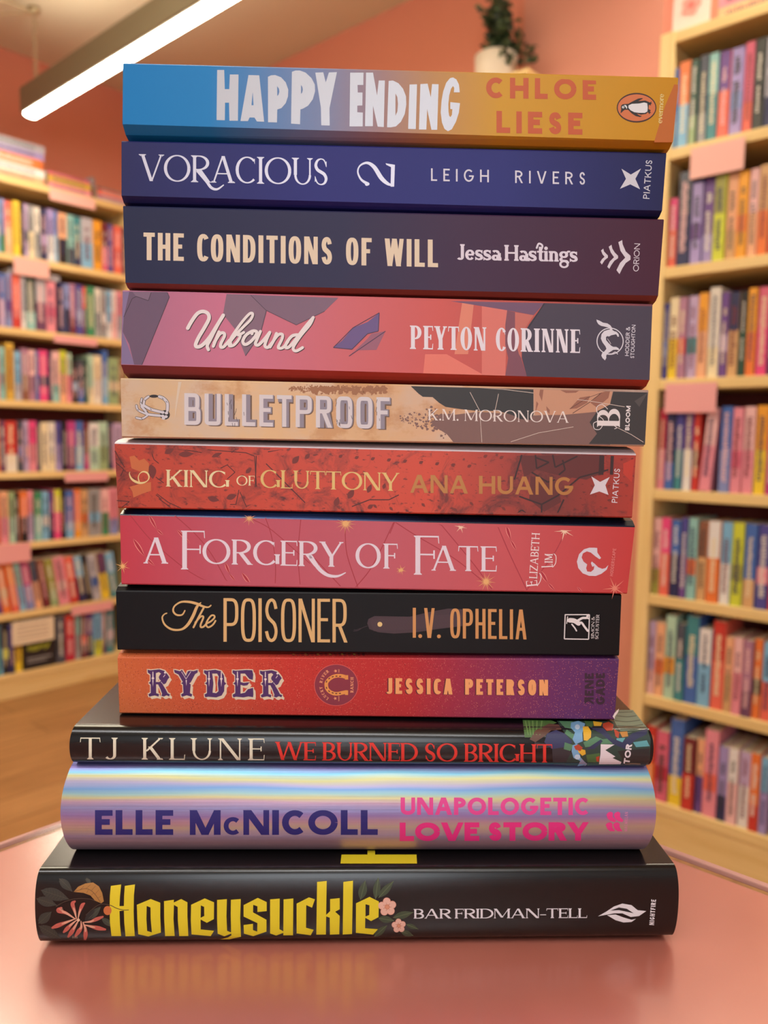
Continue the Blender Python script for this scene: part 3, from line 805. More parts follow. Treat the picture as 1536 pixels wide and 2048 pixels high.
i.pen((46, 43, 44), 2).poly([(66, 34), (820, 48), (820, 210), (800, 245), (740, 240), (690, 215), (600, 190), (480, 190), (380, 180), (280, 165), (240, 140), (200, 105), (140, 103), (115, 85)])
i.pen((198, 146, 116), 3).poly([(820, 50), (1305, 60), (1290, 150), (1210, 195), (1000, 215), (830, 215)])
i.pen((152, 98, 78), 4).poly([(1042, 178), (1105, 108), (1168, 98), (1150, 140), (1085, 175)]).poly([(1170, 140), (1230, 80), (1262, 60), (1290, 62), (1280, 110), (1210, 170)]).poly([(985, 54), (1100, 57), (1080, 78), (1020, 80)]).poly([(860, 52), (882, 52), (872, 130), (855, 90)]).poly([(838, 130), (850, 145), (832, 200)]).poly([(898, 160), (920, 185), (918, 210), (902, 190)])
i.pen((92, 56, 48), 5).line([(1042, 178), (1150, 110), (1240, 78)], 3).line([(1060, 205), (1160, 140), (1230, 85)], 4)
i.pen((52, 46, 47), 4).poly([(1310, 60), (1522, 68), (1505, 398), (1160, 392), (1210, 330), (1165, 260), (1210, 192), (1290, 150)])
i.pen((78, 70, 68), 5).poly([(1522, 75), (1470, 165), (1440, 130)])
i.pen((214, 196, 184), 6)
for p in ([(430, 75), (490, 190), (503, 383)], [(605, 85), (590, 160), (570, 235)], [(680, 380), (850, 325), (1065, 288)], [(490, 42), (640, 58), (820, 80)], [(1090, 120), (1170, 130), (1380, 165)], [(1330, 290), (1420, 335), (1495, 382)]): i.line(p, 3.2)
i.build('cover_artwork')
i = Ink(b).frame(240, 760, 5.486)
bones = [([(520, 335), (520, 255), (482, 205), (432, 182)], 30), ([(312, 182), (272, 215), (260, 265)], 24), ([(240, 205), (230, 260), (250, 300)], 18), ([(255, 275), (340, 322), (455, 352)], 28), ([(238, 292), (290, 352), (300, 375), (440, 392)], 26), ([(180, 280), (200, 330), (285, 372)], 20), ([(180, 414), (242, 424), (298, 392)], 20)]
i.pen((36, 30, 34), 2)
for p, w in bones: i.curve(p, w + 9)
i.dot(492, 382, 56, 52).dot(372, 178, 48, 17)
i.pen((206, 202, 210), 3)
for p, w in bones: i.curve(p, w)
for p in ((470, 355), (510, 362), (468, 395), (505, 402), (478, 420)): i.dot(*p, 19, 16)
i.pen((36, 30, 34), 4)
for x, y in ((340, 322), (300, 350), (512, 240), (275, 225), (200, 330), (240, 424), (235, 250), (470, 205)): i.line([(x - 9, y - 9), (x + 8, y + 8)], 5)
i.build('skeleton_hand_emblem', 'white skeleton hand curled in a ring')
i = Ink(b).frame(200, 560, 2.56)
for col, lay, tt, off in (((112, 84, 66), 2, .25, (5, 4)), ((142, 134, 148), 3, .225, (1, 0)), ((212, 206, 210), 4, .13, (-5, -1))):
    i.pen(col, lay).text('BULLETPROOF', (437, 742), (1488, 764), 162, off=off, t=tt, n=tt * .95, cond=True, sq=5, tr=.13)
i.pen((70, 58, 60), 5)
for k in range(26):
    x = random.choice((455, 660, 665, 690, 1215, 1222, 1275, 1425, 735)) + random.uniform(-14, 14); y = random.uniform(600, 735); i.line([(x, y), (x + random.uniform(-8, 8), y + random.uniform(12, 26))], 2.2)
i.build('title_lettering', 'bevelled grey stencil lettering')
i = Ink(b).frame(800, 760, 3.072).pen((232, 220, 214), 7).text('K.M. MORONOVA', (172, 247), (1036, 263), 70, t=.14, n=.05, s=.06, st=.035, tr=.1, sp=.34).build('author_lettering')
i = Ink(b).frame(800, 760, 3.072).pen((226, 218, 218), 7).text('B', (1350, 290), (1352, 178), 140, t=.22, n=.04, s=.05, st=.03)
i.curve([(1275, 178), (1240, 150), (1208, 170), (1218, 215), (1250, 250), (1230, 300), (1195, 300), (1190, 265), (1230, 250)], 4).curve([(1300, 270), (1330, 292), (1318, 300)], 4)
i.text('BLOOM', (1408, 310), (1417, 160), 27, t=.24, tr=.12).build('publisher_emblem')

# --- red paperback with gold lettering
t = NT('red_autumn_cover', .45)
c = t.ramp(t.axis(0, -.103, .096), ((0, (182, 62, 40)), (.35, (198, 66, 42)), (.6, (206, 70, 44)), (.72, (172, 58, 42)), (.85, (124, 44, 36)), (1, (170, 50, 34))))
c = t.mix(t.ramp(t.noise(t.mapping(), 70, 6, .7, 1.2), ((.50, 0.0), (.66, .85))), c, (92, 34, 32))
c = t.mix(t.ramp(t.noise(t.mapping(scale=(1, 1, 2)), 320, 2), ((.60, 0.0), (.68, .7))), c, (70, 26, 26))
t.base(c); m = t.m
mtop = mat((206, 192, 198), .4)  # glare on the bent top cover, put into the colour as pale grey
b = paperback('orange red paperback printed with dark leaves and gold title, sixth from top of the stack', .2980, (229, 885), (236, 1016), (1272, 908), (1264, 1036), (-.0012, -.0015), (-.0280, -.0287), (m, m, mtop), ct=.012)
random.seed(11)
i = Ink(b).frame(220, 880, 5.12)
i.pen((112, 42, 38), 1)
for (x, y, X, Y, w) in ((360, 90, 450, 50, 50), (560, 140, 660, 75, 60), (700, 150, 860, 140, 60), (420, 250, 440, 400, 90), (1390, 340, 1450, 285, 45), (1000, 590, 1120, 620, 60), (1190, 600, 1300, 560, 60), (1040, 175, 1150, 130, 40), (220, 90, 270, 50, 45)): i.leaf((x, y), (X, Y), w)
i.pen((74, 28, 28), 2)
for p in ([(50, 110), (100, 200), (150, 280)], [(60, 230), (140, 300), (110, 370)], [(480, 550), (600, 640), (730, 700)], [(500, 600), (620, 690)], [(470, 560), (520, 600)], [(1000, 100), (1390, 130), (1480, 165), (1500, 480)], [(1290, 75), (1245, 130)], [(1320, 510), (1290, 660), (1230, 660)], [(1330, 530), (1400, 690)], [(1130, 290), (1200, 255), (1280, 330), (1200, 400)], [(600, 45), (900, 120)], [(720, 60), (940, 130)], [(70, 620), (200, 630), (120, 690)], [(430, 140), (450, 200), (500, 240)], [(470, 380), (550, 440)]): i.line(p, 8)
i.frame(200, 560, 2.56)
for p in ([(800, 900), (795, 1060)], [(850, 940), (1050, 1140)], [(1290, 1160), (1380, 1125), (1480, 1125), (1530, 1100)], [(860, 880), (940, 840)]): i.line(p, 5)
i.pen((116, 42, 36), 1)
for (x, y, X, Y, w) in ((985, 940, 1020, 900, 30), (1050, 915, 1075, 890, 22), (1205, 1160, 1220, 1110, 30), (1270, 1120, 1300, 1070, 32), (1370, 1090, 1390, 1045, 24), (1450, 1070, 1460, 1040, 18), (1370, 1170, 1400, 1150, 22)): i.leaf((x, y), (X, Y), w)
i.frame(900, 900, 4.042)
i.pen((96, 36, 34), 1).poly([(560, 45), (1240, 40), (1250, 180), (1100, 240), (900, 210), (700, 160), (600, 220)]).poly([(650, 210), (860, 260), (900, 420), (760, 500), (640, 400)])
i.pen((52, 22, 24), 2)
for p in ([(580, 40), (520, 240)], [(690, 40), (700, 150), (800, 100), (690, 60)], [(830, 40), (850, 140), (1030, 50)], [(910, 80), (930, 160), (880, 200)], [(660, 180), (790, 260), (850, 240)], [(560, 375), (740, 440), (870, 370), (1050, 220), (1280, 160)], [(740, 440), (740, 530)], [(870, 520), (920, 400)], [(550, 525), (580, 485), (610, 525)]): i.line(p, 13)
i.line([(1228, 45), (1220, 200)], 40).line([(1312, 48), (1305, 200)], 26)
for x in range(-900, 560, 130): i.pen((120, 44, 36), 1).leaf((x, 60 + (x * 7) % 90), (x + 34, 40 + (x * 7) % 90), 26).leaf((x + 20, 420 + (x * 5) % 70), (x + 50, 450 + (x * 5) % 70), 22)
i.pen((188, 54, 36), 1).poly([(1400, 110), (1490, 70), (1470, 260), (1400, 190)])
i.build('cover_artwork')
gold = dict(rough=.4, metal=.25)
i = Ink(b).pen((224, 206, 160), 3, **gold).frame(220, 880, 5.12).text('KING', (572, 476), (1218, 489), 172, t=.17, n=.05, s=.06, st=.03, tr=.06).text('OF', (1295, 465), (1480, 467), 100, t=.15, n=.05, s=.06, st=.035, tr=.08)
i.frame(0, 0, 1).pen((208, 172, 104), 3, **gold).text('GLUTTONY', (521, 975.5), (798, 982), 36, t=.16, n=.05, s=.06, st=.03, tr=.05).build('title_lettering', 'pale gold title lettering')
i = Ink(b).frame(780, 560, 2.56).pen((176, 116, 58), 3, **gold).text('ANA HUANG', (104, 1089), (938, 1102), 92, t=.2, n=.17, tr=.13, sp=.36).build('author_lettering', 'gold author lettering')
i = Ink(b).frame(220, 880, 5.12).pen((196, 104, 58), 2).poly([(200, 170), (250, 160), (300, 210), (350, 190), (400, 240), (395, 330), (300, 320), (220, 290)]).poly([(200, 480), (300, 450), (420, 430), (420, 520), (330, 550), (240, 590), (230, 530)])
i.pen((226, 200, 140), 3, **gold).curve([(204, 328), (200, 352), (222, 398), (270, 430), (325, 440), (380, 420), (400, 380), (382, 338), (340, 325), (305, 345), (290, 385), (300, 428)], [6, 10, 20, 24, 20, 10, 14, 18, 14, 8, 10, 12])
i.build('volume_numeral', 'gold numeral on its side')
i = Ink(b).frame(900, 900, 4.042).pen((214, 206, 214), 3)
STAR(i, [(1142, 213), (1291, 218), (1281, 363), (1131, 360)], [(1213, 258), (1256, 285), (1207, 335), (1170, 285)])
i.text('PIATKUS', (1352, 428), (1375, 152), 46, t=.14, tr=.16).build('publisher_emblem')

# --- rose pink paperback
m = gradient('rose_cover', -.102, .097, ((0, (192, 62, 78)), (.2, (188, 86, 104)), (.5, (192, 94, 108)), (.75, (198, 88, 94)), (1, (194, 62, 60))), .45)
mtop = gradient('dark_blue_cover_sheen', -.102, .097, ((0, (14, 16, 30)), (.2, (40, 70, 130)), (.35, (60, 90, 150)), (.6, (20, 26, 50)), (1, (24, 28, 44))), .25)  # lighter blue band is sheen put into the colour
b = paperback('rose pink paperback with gold stars and pale title, seventh from top of the stack', .2998, (240, 1028), (243, 1169), (1270, 1052), (1254, 1188), (-.0283, -.0290), (-.0581, -.0586), (m, m, mtop), ct=.010)
i = Ink(b).frame(220, 1020, 3.84).pen((166, 46, 60), 1)
for p in ([(155, 40), (300, 215), (450, 350), (620, 480), (800, 575)], [(500, 45), (650, 180), (780, 340), (910, 575)], [(1100, 75), (1230, 145), (1440, 325), (1535, 410)], [(1195, 62), (1240, 200), (1270, 400), (1268, 578)], [(1465, 75), (1445, 330), (1460, 578)]): i.curve(p, 6)
i.frame(200, 1000, 2.56)
for p in ([(1255, 150), (1265, 280), (1320, 445)], [(1505, 110), (1440, 250), (1380, 360), (1310, 445)], [(1100, 300), (1230, 440)]): i.curve(p, 4.5)
i.frame(780, 1000, 2.56)
for p in ([(25, 112), (130, 180), (330, 300), (480, 420)], [(250, 112), (430, 330), (520, 455)], [(25, 110), (0, 170)], [(550, 130), (610, 270), (700, 460)], [(880, 200), (830, 290), (700, 460)]): i.curve(p, 4.5)
for fr, ls in (((220, 1020, 3.84), (((300, 40), (360, 150), 26), ((360, 150), (412, 195), 18), ((178, 220), (268, 360), 34), ((268, 360), (345, 430), 22), ((510, 148), (620, 262), 22), ((885, 405), (918, 490), 24), ((918, 490), (962, 545), 16), ((1012, 480), (1085, 582), 28))), ((780, 1000, 2.56), (((595, 130), (618, 205), 20), ((618, 205), (648, 260), 14), ((770, 362), (808, 425), 20), ((808, 425), (845, 465), 13), ((958, 445), (985, 475), 10)))):
    i.frame(*fr)
    for a, c, w in ls: i.pen((236, 150, 140), 2).leaf(a, c, w); i.pen((172, 36, 56), 3).leaf(a, c, w * .68)
i.pen((232, 176, 112), 4)
i.frame(220, 1020, 3.84).burst(98, 432, 60, 12, 4, .3, .6)
i.frame(200, 1000, 2.56).burst(765, 92, 42, 16, 2.5, .1, .6).burst(1258, 120, 54, 24, 2.5, .1, .6).dot(1258, 120, 14).burst(1535, 360, 20, 10, 2, .2)
i.frame(780, 1000, 2.56).burst(58, 358, 28, 12, 2.5, .3).burst(492, 418, 52, 20, 2.5, .1, .6).dot(492, 418, 12)
i.pen((240, 204, 176), 4).burst(362, 138, 34, 12, 3, .2, .45).burst(893, 157, 55, 10, 5, .55, .45).pen((226, 132, 110), 4).burst(1150, 452, 64, 10, 4, .55, .5)
i.build('cover_artwork', 'gold stars, red fish shapes and thin threads')
i = Ink(b).pen((226, 214, 226), 5)
k = dict(n=.05, s=.05, st=.032)
i.frame(220, 1020, 3.84).text('A', (257, 410), (447, 412), 200, t=.16, **k).text('F', (545, 456), (727, 458), 298, t=.12, n=.035, s=.035, st=.02)
i.frame(0, 0, 1).text('ORGERY', (405, 1127.5), (686, 1134), 50, t=.15, tr=.05, **k).text('OF', (711, 1136), (795, 1137.5), 50, t=.15, tr=.1, **k)
i.frame(200, 1000, 2.56).curve([(1080, 290), (1120, 350), (1165, 384), (1215, 390), (1257, 372)], [20, 20, 17, 12, 5])
i.frame(780, 1000, 2.56).text('F', (122, 382), (250, 384), 200, t=.125, n=.04, s=.04, st=.025).text('ATE', (212, 361), (545, 366), 128, t=.15, tr=.1, **k)
i.build('title_lettering', 'pale serif title lettering')
i = Ink(b).frame(1040, 1040, 6.144).pen((236, 220, 222), 5)
i.text('LIZABETH', (210, 722), (243, 162), 98, t=.13, n=.08, s=.05, st=.05, tr=.09).text('E', (215, 806), (208, 738), 136, t=.12, n=.07, s=.03, st=.05)
i.text('IM', (400, 528), (402, 415), 98, t=.14, n=.08, s=.05, st=.05, tr=.08).text('L', (402, 578), (400, 540), 138, t=.1, n=.06, s=.02, st=.04)
i.curve([(212, 806), (248, 750), (258, 690), (240, 655)], 9).curve([(402, 578), (436, 530), (442, 450), (418, 415)], 9).build('author_lettering')
i = Ink(b).frame(1040, 1040, 6.144).pen((214, 206, 218), 5)
i.poly([(905, 340), (948, 343), (950, 400), (995, 465), (978, 482), (930, 450), (870, 400), (820, 385), (772, 410), (757, 460), (780, 510), (825, 545), (812, 590), (825, 632), (870, 637), (905, 608), (912, 565), (888, 575), (870, 530), (882, 510), (920, 540), (960, 580), (1010, 600), (1050, 590), (1085, 553), (1065, 610), (1000, 660), (930, 688), (850, 686), (770, 655), (715, 590), (698, 510), (725, 420), (785, 360), (850, 340)])
i.pen((232, 150, 144), 5).text('HODDERSCAPE', (1140, 690), (1180, 352), 38, t=.11, cond=True, tr=.2).build('publisher_emblem')

# --- black paperback
m = gradient('black_cover', -.105, .094, ((0, (14, 14, 18)), (.6, (15, 12, 14)), (1, (14, 9, 10))), .42, spec=.2)
b = paperback('black paperback with tall gold lettering and a snake, eighth from top of the stack', .3013, (232, 1181), (235, 1300), (1243, 1190), (1238, 1312), (-.0586, -.0589), (-.0853, -.0842), (m, m, m), ct=.006)
i = Ink(b).frame(700, 1180, 2.844).pen((62, 42, 50), 1)
i.poly([(98, 190), (105, 165), (140, 148), (230, 150), (340, 152), (450, 125), (560, 105), (640, 110), (640, 205), (500, 222), (380, 240), (250, 248), (160, 240), (110, 222)])
i.curve([(98, 205), (70, 215), (45, 230), (20, 234)], 3).curve([(60, 218), (40, 225), (22, 226)], 2.5)
i.pen((84, 60, 68), 2)
for k in range(70):
    x = 115 + 7 * k; i.line([(x, 165 - k * .4), (x + 22, 235 - k * .4)], 1.4) if x < 600 else None
i.pen((228, 196, 132), 3).dot(170, 195, 14).build('cover_artwork', 'dusky brown snake')
gold = dict(rough=.45, metal=.1)
i = Ink(b).frame(310, 1180, 3.84).pen((218, 178, 118), 3, **gold)
i.text('POISONER', (526, 397), (1478, 403), 335, t=.075, n=.07, cond=True, sq=3.2, tr=.058, pb=.36)
for p, w in (([(430, 118), (408, 132), (368, 125), (320, 105), (260, 91), (200, 92), (152, 122), (140, 160), (165, 190), (208, 190), (230, 158)], [10, 12, 16, 20, 18, 14, 12, 14, 14, 12, 10]), ([(352, 97), (322, 130), (292, 200), (250, 268), (200, 303), (130, 302), (76, 266), (56, 215), (70, 188), (90, 178)], [8, 20, 24, 22, 16, 16, 14, 12, 10, 10]), ([(378, 130), (340, 200), (296, 286)], 15), ([(310, 250), (350, 205), (372, 208), (352, 262), (352, 284), (372, 282), (398, 256)], 14), ([(395, 258), (432, 238), (458, 210), (450, 194), (428, 200), (400, 240), (394, 270), (412, 286), (445, 266), (465, 236)], 13)): i.curve(p, w)
i.build('title_lettering', 'tall gold title lettering')
i = Ink(b).frame(700, 1180, 2.844).pen((206, 146, 86), 4, **gold).text('I.V. OPHELIA', (357, 271), (1004, 281), 170, t=.105, n=.1, cond=True, sq=3, tr=.085, sp=.16).build('author_lettering', 'copper author lettering')
i = Ink(b).frame(700, 1180, 2.844).pen((226, 220, 220), 3).line([(1224, 140), (1362, 140), (1357, 280), (1219, 278), (1224, 138)], 6)
for p, w in (([(1250, 172), (1275, 175), (1300, 190)], 26), ([(1290, 178), (1320, 160), (1345, 158), (1352, 145)], 13), ([(1295, 195), (1315, 185), (1335, 210), (1352, 232)], 12), ([(1262, 195), (1278, 215), (1288, 232)], 8), ([(1345, 158), (1356, 162)], 9)): i.curve(p, w)
i.dot(1246, 173, 11).line([(1238, 150), (1232, 192)], 5)
k = dict(t=.16, n=.07, s=.05, st=.05, tr=.1, sp=.25)
i.text('SIMON &', (1388, 277), (1391, 152), 17, **k).text('SCHUSTER', (1412, 280), (1418, 141), 18, **k).build('publisher_emblem', 'white square emblem with a sowing figure')

# --- orange to purple paperback
m = gradient('orange_to_purple_cover', -.105, .094, ((0, (202, 104, 58)), (.14, (204, 86, 54)), (.35, (198, 56, 48)), (.58, (184, 46, 50)), (.72, (148, 48, 78)), (.88, (104, 46, 100)), (1, (84, 42, 94))), .55, ((1500, .15, (226, 140, 118)), (1150, .15, (120, 32, 36))))
b = paperback('speckled paperback fading from orange to purple, directly on the slim black hardback', .3021, (235, 1314), (239, 1427), (1238, 1318), (1229, 1440), (-.0858, -.0845), (-.1107, -.1101), (m, m, m), ct=.006)
R_ = [(78, 150), (105, 156), (200, 146), (250, 162), (283, 200), (302, 228), (285, 250), (265, 290), (235, 305), (262, 350), (285, 393), (306, 400), (300, 425), (272, 412), (245, 426), (220, 418), (226, 395), (205, 340), (185, 300), (165, 300), (166, 390), (196, 400), (190, 426), (152, 414), (95, 426), (86, 402), (110, 388), (110, 302), (90, 286), (108, 270), (108, 200), (80, 180)]
Rh = [(163, 185), (195, 175), (215, 190), (200, 208), (192, 228), (200, 250), (215, 262), (200, 276), (163, 276)]
sh = lambda p, x, y: [(a + x, c + y) for a, c in p]
RYD = [(R_, [Rh]), ([(348, 150), (378, 157), (412, 165), (430, 150), (470, 215), (490, 165), (515, 160), (545, 165), (592, 152), (590, 180), (565, 195), (520, 280), (505, 290), (520, 300), (512, 390), (535, 402), (528, 428), (480, 412), (430, 428), (420, 402), (445, 388), (440, 300), (422, 290), (438, 275), (395, 200), (355, 180)], []), ([(655, 155), (685, 160), (770, 150), (830, 165), (860, 210), (865, 275), (884, 292), (865, 310), (862, 370), (835, 415), (780, 434), (700, 427), (668, 432), (660, 404), (685, 390), (685, 305), (665, 290), (685, 275), (683, 205), (655, 182)], [[(740, 190), (790, 190), (806, 220), (796, 290), (804, 370), (780, 390), (743, 385), (752, 290)]]),
       ([(948, 155), (980, 160), (1090, 152), (1150, 155), (1160, 200), (1155, 255), (1120, 245), (1095, 215), (1075, 190), (1030, 190), (1030, 275), (1060, 285), (1122, 278), (1100, 310), (1060, 315), (1030, 305), (1030, 395), (1075, 385), (1105, 350), (1158, 335), (1162, 400), (1158, 432), (1110, 424), (1060, 434), (985, 427), (955, 434), (948, 406), (975, 390), (975, 305), (955, 292), (975, 275), (975, 205), (948, 182)], []), (sh(R_, 1150, 9), [sh(Rh, 1150, 9)])]
i = Ink(b).frame(280, 1310, 5.12).pen((226, 206, 180), 1)
for dx, dy in ((-8, -8), (8, -8), (-8, 8), (9, 9), (16, 17), (24, 26)):
    i.lay += .1
    for p, hs in RYD: i.poly(sh(p, dx, dy), [sh(q, dx, dy) for q in hs])
i.pen((74, 34, 96), 3)
for p, hs in RYD: i.poly(p, hs)
i.pen((232, 214, 216), 4)
for x, y in ((133, 238), (707, 243), (833, 243), (998, 245), (1284, 248)): i.dot(x, y, 13).poly([(x - 4, 170), (x + 4, 170), (x + 6, 228), (x - 6, 228)]).poly([(x - 6, 255), (x + 6, 255), (x, 325)])
i.dot(257, 180, 11).dot(1408, 188, 11).line([(258, 200), (240, 225)], 6).line([(1410, 210), (1392, 236)], 6).line([(425, 170), (472, 245), (522, 168)], 5).poly([(468, 255), (480, 255), (475, 315)]).line([(215, 275), (242, 305)], 5).line([(1366, 282), (1393, 312)], 5)
i.build('title_lettering', 'purple western lettering edged in cream')
i = Ink(b).frame(610, 1310, 12.8).pen((214, 90, 84), 1).dot(800, 768, 568, 536, 48).pen((136, 42, 60), 2).dot(800, 768, 552, 520, 48)
i.pen((232, 150, 74), 3)
i.curve([(1060, 570), (960, 540), (840, 530), (720, 555), (620, 620), (555, 700), (545, 780), (570, 870), (640, 940), (740, 985), (840, 990), (960, 965), (1060, 945)], 92)
i.poly([(1030, 515), (1105, 515), (1105, 628), (1020, 625)]).poly([(1020, 905), (1105, 905), (1102, 1022), (1025, 1020)])
i.pen((80, 26, 30), 4)
for x, y, a in ((900, 545, 0), (805, 540, 0), (710, 555, -.3), (620, 600, -.8), (552, 680, -1.3), (552, 840, 1.3), (618, 925, .8), (708, 968, .3), (800, 985, 0), (895, 980, 0)): i.line([(x - 26 * math.cos(a), y - 26 * math.sin(a)), (x + 26 * math.cos(a), y + 26 * math.sin(a))], 24)
i.pen((232, 150, 110), 3)
ang0, ang1 = math.radians(124), math.radians(237)
word = 'LUCKY RIVER'
for k, ch in enumerate(word):
    if ch == ' ': continue
    a = ang0 + (ang1 - ang0) * (k + .5) / len(word); r = 405; tx, ty = -math.sin(a), math.cos(a)
    x, y = 845 + r * math.cos(a), 768 + r * math.sin(a); gl, wdt = layout(ch, .8, t=.24, n=.14, s=.08, st=.1)
    cap = 74
    i.put([[i.px((x + tx * (u - wdt / 2) * cap + math.cos(a) * v * cap, y + ty * (u - wdt / 2) * cap + math.sin(a) * v * cap)) for u, v in poly] for poly in gl])
i.text('RANCH', (1238, 965), (1243, 565), 78, t=.24, n=.14, s=.08, st=.1, tr=.14)
def star5(i, x, y, r): i.poly([(x + (r if k % 2 == 0 else r * .42) * math.cos(math.pi + k * math.pi / 5), y + (r if k % 2 == 0 else r * .42) * math.sin(math.pi + k * math.pi / 5)) for k in range(10)])
star5(i, 782, 408, 50); star5(i, 775, 1110, 50)
for x, y0, y1 in ((868, 372, 448), (866, 1055, 1175)):
    y = y0
    while y < y1: i.line([(x - 14, y), (x + 14, y)], 9); y += 17
i.build('round_emblem', 'dark red round emblem with a golden horseshoe')
i = Ink(b)
for col, lay, off in (((92, 18, 36), 1, (-2.2, .6)), ((240, 164, 104), 2, (0, 0))): i.pen(col, lay).text('JESSICA PETERSON', (773, 1387.5), (1096, 1391), 31.5, off=off, t=.24, n=.21, cond=True, sq=2.6, tr=.2, sp=.4)
i.build('author_lettering', 'peach author lettering')
i = Ink(b).frame(780, 1000, 2.56).pen((48, 14, 40), 2).text('ENE', (1043, 1003), (1043, 886), 46, t=.3, n=.26, tr=.14).text('GADE', (1100, 1048), (1100, 886), 46, t=.3, n=.26, tr=.1)
i.poly([(996, 1010), (1043, 1010), (1043, 1022), (1024, 1022), (1043, 1036), (1043, 1048), (1016, 1030), (996, 1043), (994, 1025)])
i.build('publisher_emblem', 'dark maroon stacked lettering')
i = Ink(b).frame(780, 1000, 2.56).pen((236, 214, 210), 2).poly([(1172, 1068), (1168, 1085), (1152, 1108), (1150, 1122), (1140, 1108), (1150, 1090)]).build('chipped_corner', 'white chipped corner of the cover')
# top face of the orange book: a strip of its cover picture
b.free = True
i = Ink(b).frame(200, 1000, 2.56).pen((44, 26, 30), 2)
random.seed(3)
for k in range(16):
    x = 980 + k * 24; i.poly([(x, 786), (x + 14, 786), (x + 18, 796), (x + 4, 797)])
i.pen((232, 170, 80), 3)
for k in range(6): x = 985 + k * 62; i.poly([(x, 787), (x + 10, 787), (x + 16, 794), (x + 3, 794)])
i.build('cover_picture', 'dark and gold picture on the front cover edge')
# --- the three hardbacks, square on the table; each turned a little
# black jacket with a painted right end
PSI = .027
aL, _ = rel(143, 1490, .2895, PSI); aR, _ = rel(1303, 1500, .2895, PSI)
zk = (rel(148, 1528, .2895, PSI)[1] + rel(1297, 1535, .2895, PSI)[1]) / 2 - .0008
mj = gradient('black_jacket', -.11, .11, ((0, (13, 14, 17)), (1, (16, 13, 15))), .2, spec=.5)
b = hardback('slim black hardback with cream and red lettering and a painted end, third from the table', .2895, aL, aR, (-.1112, -.1112), (zk, zk), mj, depth=.0055, exp=2.6, bulge=.0008, yaw=PSI)
i = Ink(b, 4).frame(1020, 1420, 5.12)
i.pen((112, 132, 112), 1).poly([(1085, 0), (1258, 0), (1330, 90), (1412, 190), (1210, 235), (1125, 215), (1062, 105)])
i.pen((66, 80, 66), 2)
for p in ([(1095, 60), (1200, 70), (1290, 60)], [(1080, 110), (1200, 120), (1330, 105)], [(1100, 160), (1240, 165), (1360, 150)], [(1130, 200), (1260, 195), (1390, 180)], [(1110, 25), (1250, 20)]): i.curve(p, 9)
i.pen((78, 112, 58), 1).poly([(130, 100), (420, 105), (480, 130), (330, 190), (220, 280), (150, 280)])
i.pen((112, 148, 84), 2)
for x in (150, 185, 225, 270, 320): i.poly([(x, 108), (x + 14, 108), (x * .7 + 85, 255), (x * .7 + 78, 255)])
i.pen((98, 66, 54), 2).poly([(200, 300), (260, 210), (400, 140), (500, 150), (530, 200), (420, 210), (350, 270), (260, 330)])
i.pen((50, 52, 92), 2).poly([(350, 330), (380, 240), (470, 205), (560, 240), (640, 330), (560, 380), (430, 400)])
i.pen((46, 40, 46), 1).poly([(250, 330), (560, 370), (640, 440), (640, 570), (440, 560), (430, 380), (260, 400)])
i.pen((42, 62, 54), 1).poly([(480, 110), (1060, 112), (1130, 215), (1410, 200), (1440, 300), (1430, 520), (1380, 572), (560, 568), (640, 400), (560, 240)])
i.pen((84, 130, 96), 2).poly([(500, 115), (640, 118), (660, 200), (560, 180)]).poly([(750, 330), (880, 270), (950, 300), (870, 370), (770, 380)]).poly([(940, 300), (1030, 290), (1060, 345), (930, 350)]).poly([(560, 330), (650, 360), (620, 420), (550, 400)]).poly([(580, 200), (670, 260), (640, 300), (560, 240)])
i.pen((70, 104, 58), 2).poly([(780, 460), (920, 440), (910, 560), (800, 568)]).poly([(760, 110), (860, 115), (840, 180), (780, 160)])
i.pen((118, 164, 204), 3).poly([(625, 130), (700, 112), (770, 140), (740, 240), (745, 320), (670, 350), (640, 300), (665, 230), (620, 180)]).poly([(640, 360), (690, 345), (720, 480), (790, 560), (690, 575), (720, 520), (650, 490), (630, 420)])
i.pen((186, 206, 226), 4).dot(690, 175, 26).dot(690, 480, 30, 26).pen((150, 150, 178), 4).poly([(700, 560), (730, 500), (790, 550), (770, 572)])
i.pen((226, 174, 48), 4).poly([(745, 170), (800, 170), (832, 220), (828, 280), (790, 315), (755, 310)]).poly([(850, 115), (945, 130), (930, 165), (860, 165)]).poly([(690, 390), (770, 410), (775, 450), (740, 468), (700, 430)])
i.pen((178, 66, 40), 5).poly([(655, 370), (700, 350), (745, 385), (720, 420), (670, 405)]).poly([(950, 140), (1010, 122), (1060, 150), (1050, 210), (990, 215), (950, 175)]).poly([(1060, 190), (1120, 230), (1110, 290), (1080, 270)]).poly([(880, 480), (915, 470), (910, 530), (885, 525)])
i.pen((190, 130, 60), 4).poly([(1120, 225), (1200, 220), (1210, 270), (1150, 280)]).pen((94, 160, 168), 3).poly([(1090, 290), (1180, 285), (1150, 335), (1090, 330)]).poly([(1260, 330), (1400, 310), (1430, 370), (1290, 380)])
i.pen((44, 46, 82), 4).poly([(820, 185), (960, 190), (1050, 290), (1150, 330), (1250, 240), (1410, 190), (1400, 250), (1290, 300), (1180, 400), (1060, 350), (930, 240)]).poly([(780, 400), (930, 300), (950, 320), (860, 400)])
i.pen((38, 34, 34), 4).poly([(1100, 420), (1430, 390), (1425, 530), (1385, 570), (1130, 570), (1150, 500)])
i.pen((134, 110, 84), 5).curve([(1180, 555), (1250, 548), (1330, 552)], 14)
i.build('jacket_painting', 'colourful forest painting on the right end')
i = Ink(b, 4).frame(0, 0, 1).pen((226, 222, 200), 7, spec=.3).text('TJ KLUNE', (161, 1518), (528.5, 1520), 43, t=.14, n=.05, s=.075, st=.035, tr=.28, sp=.55)
i.build('author_lettering', 'cream serif author lettering')
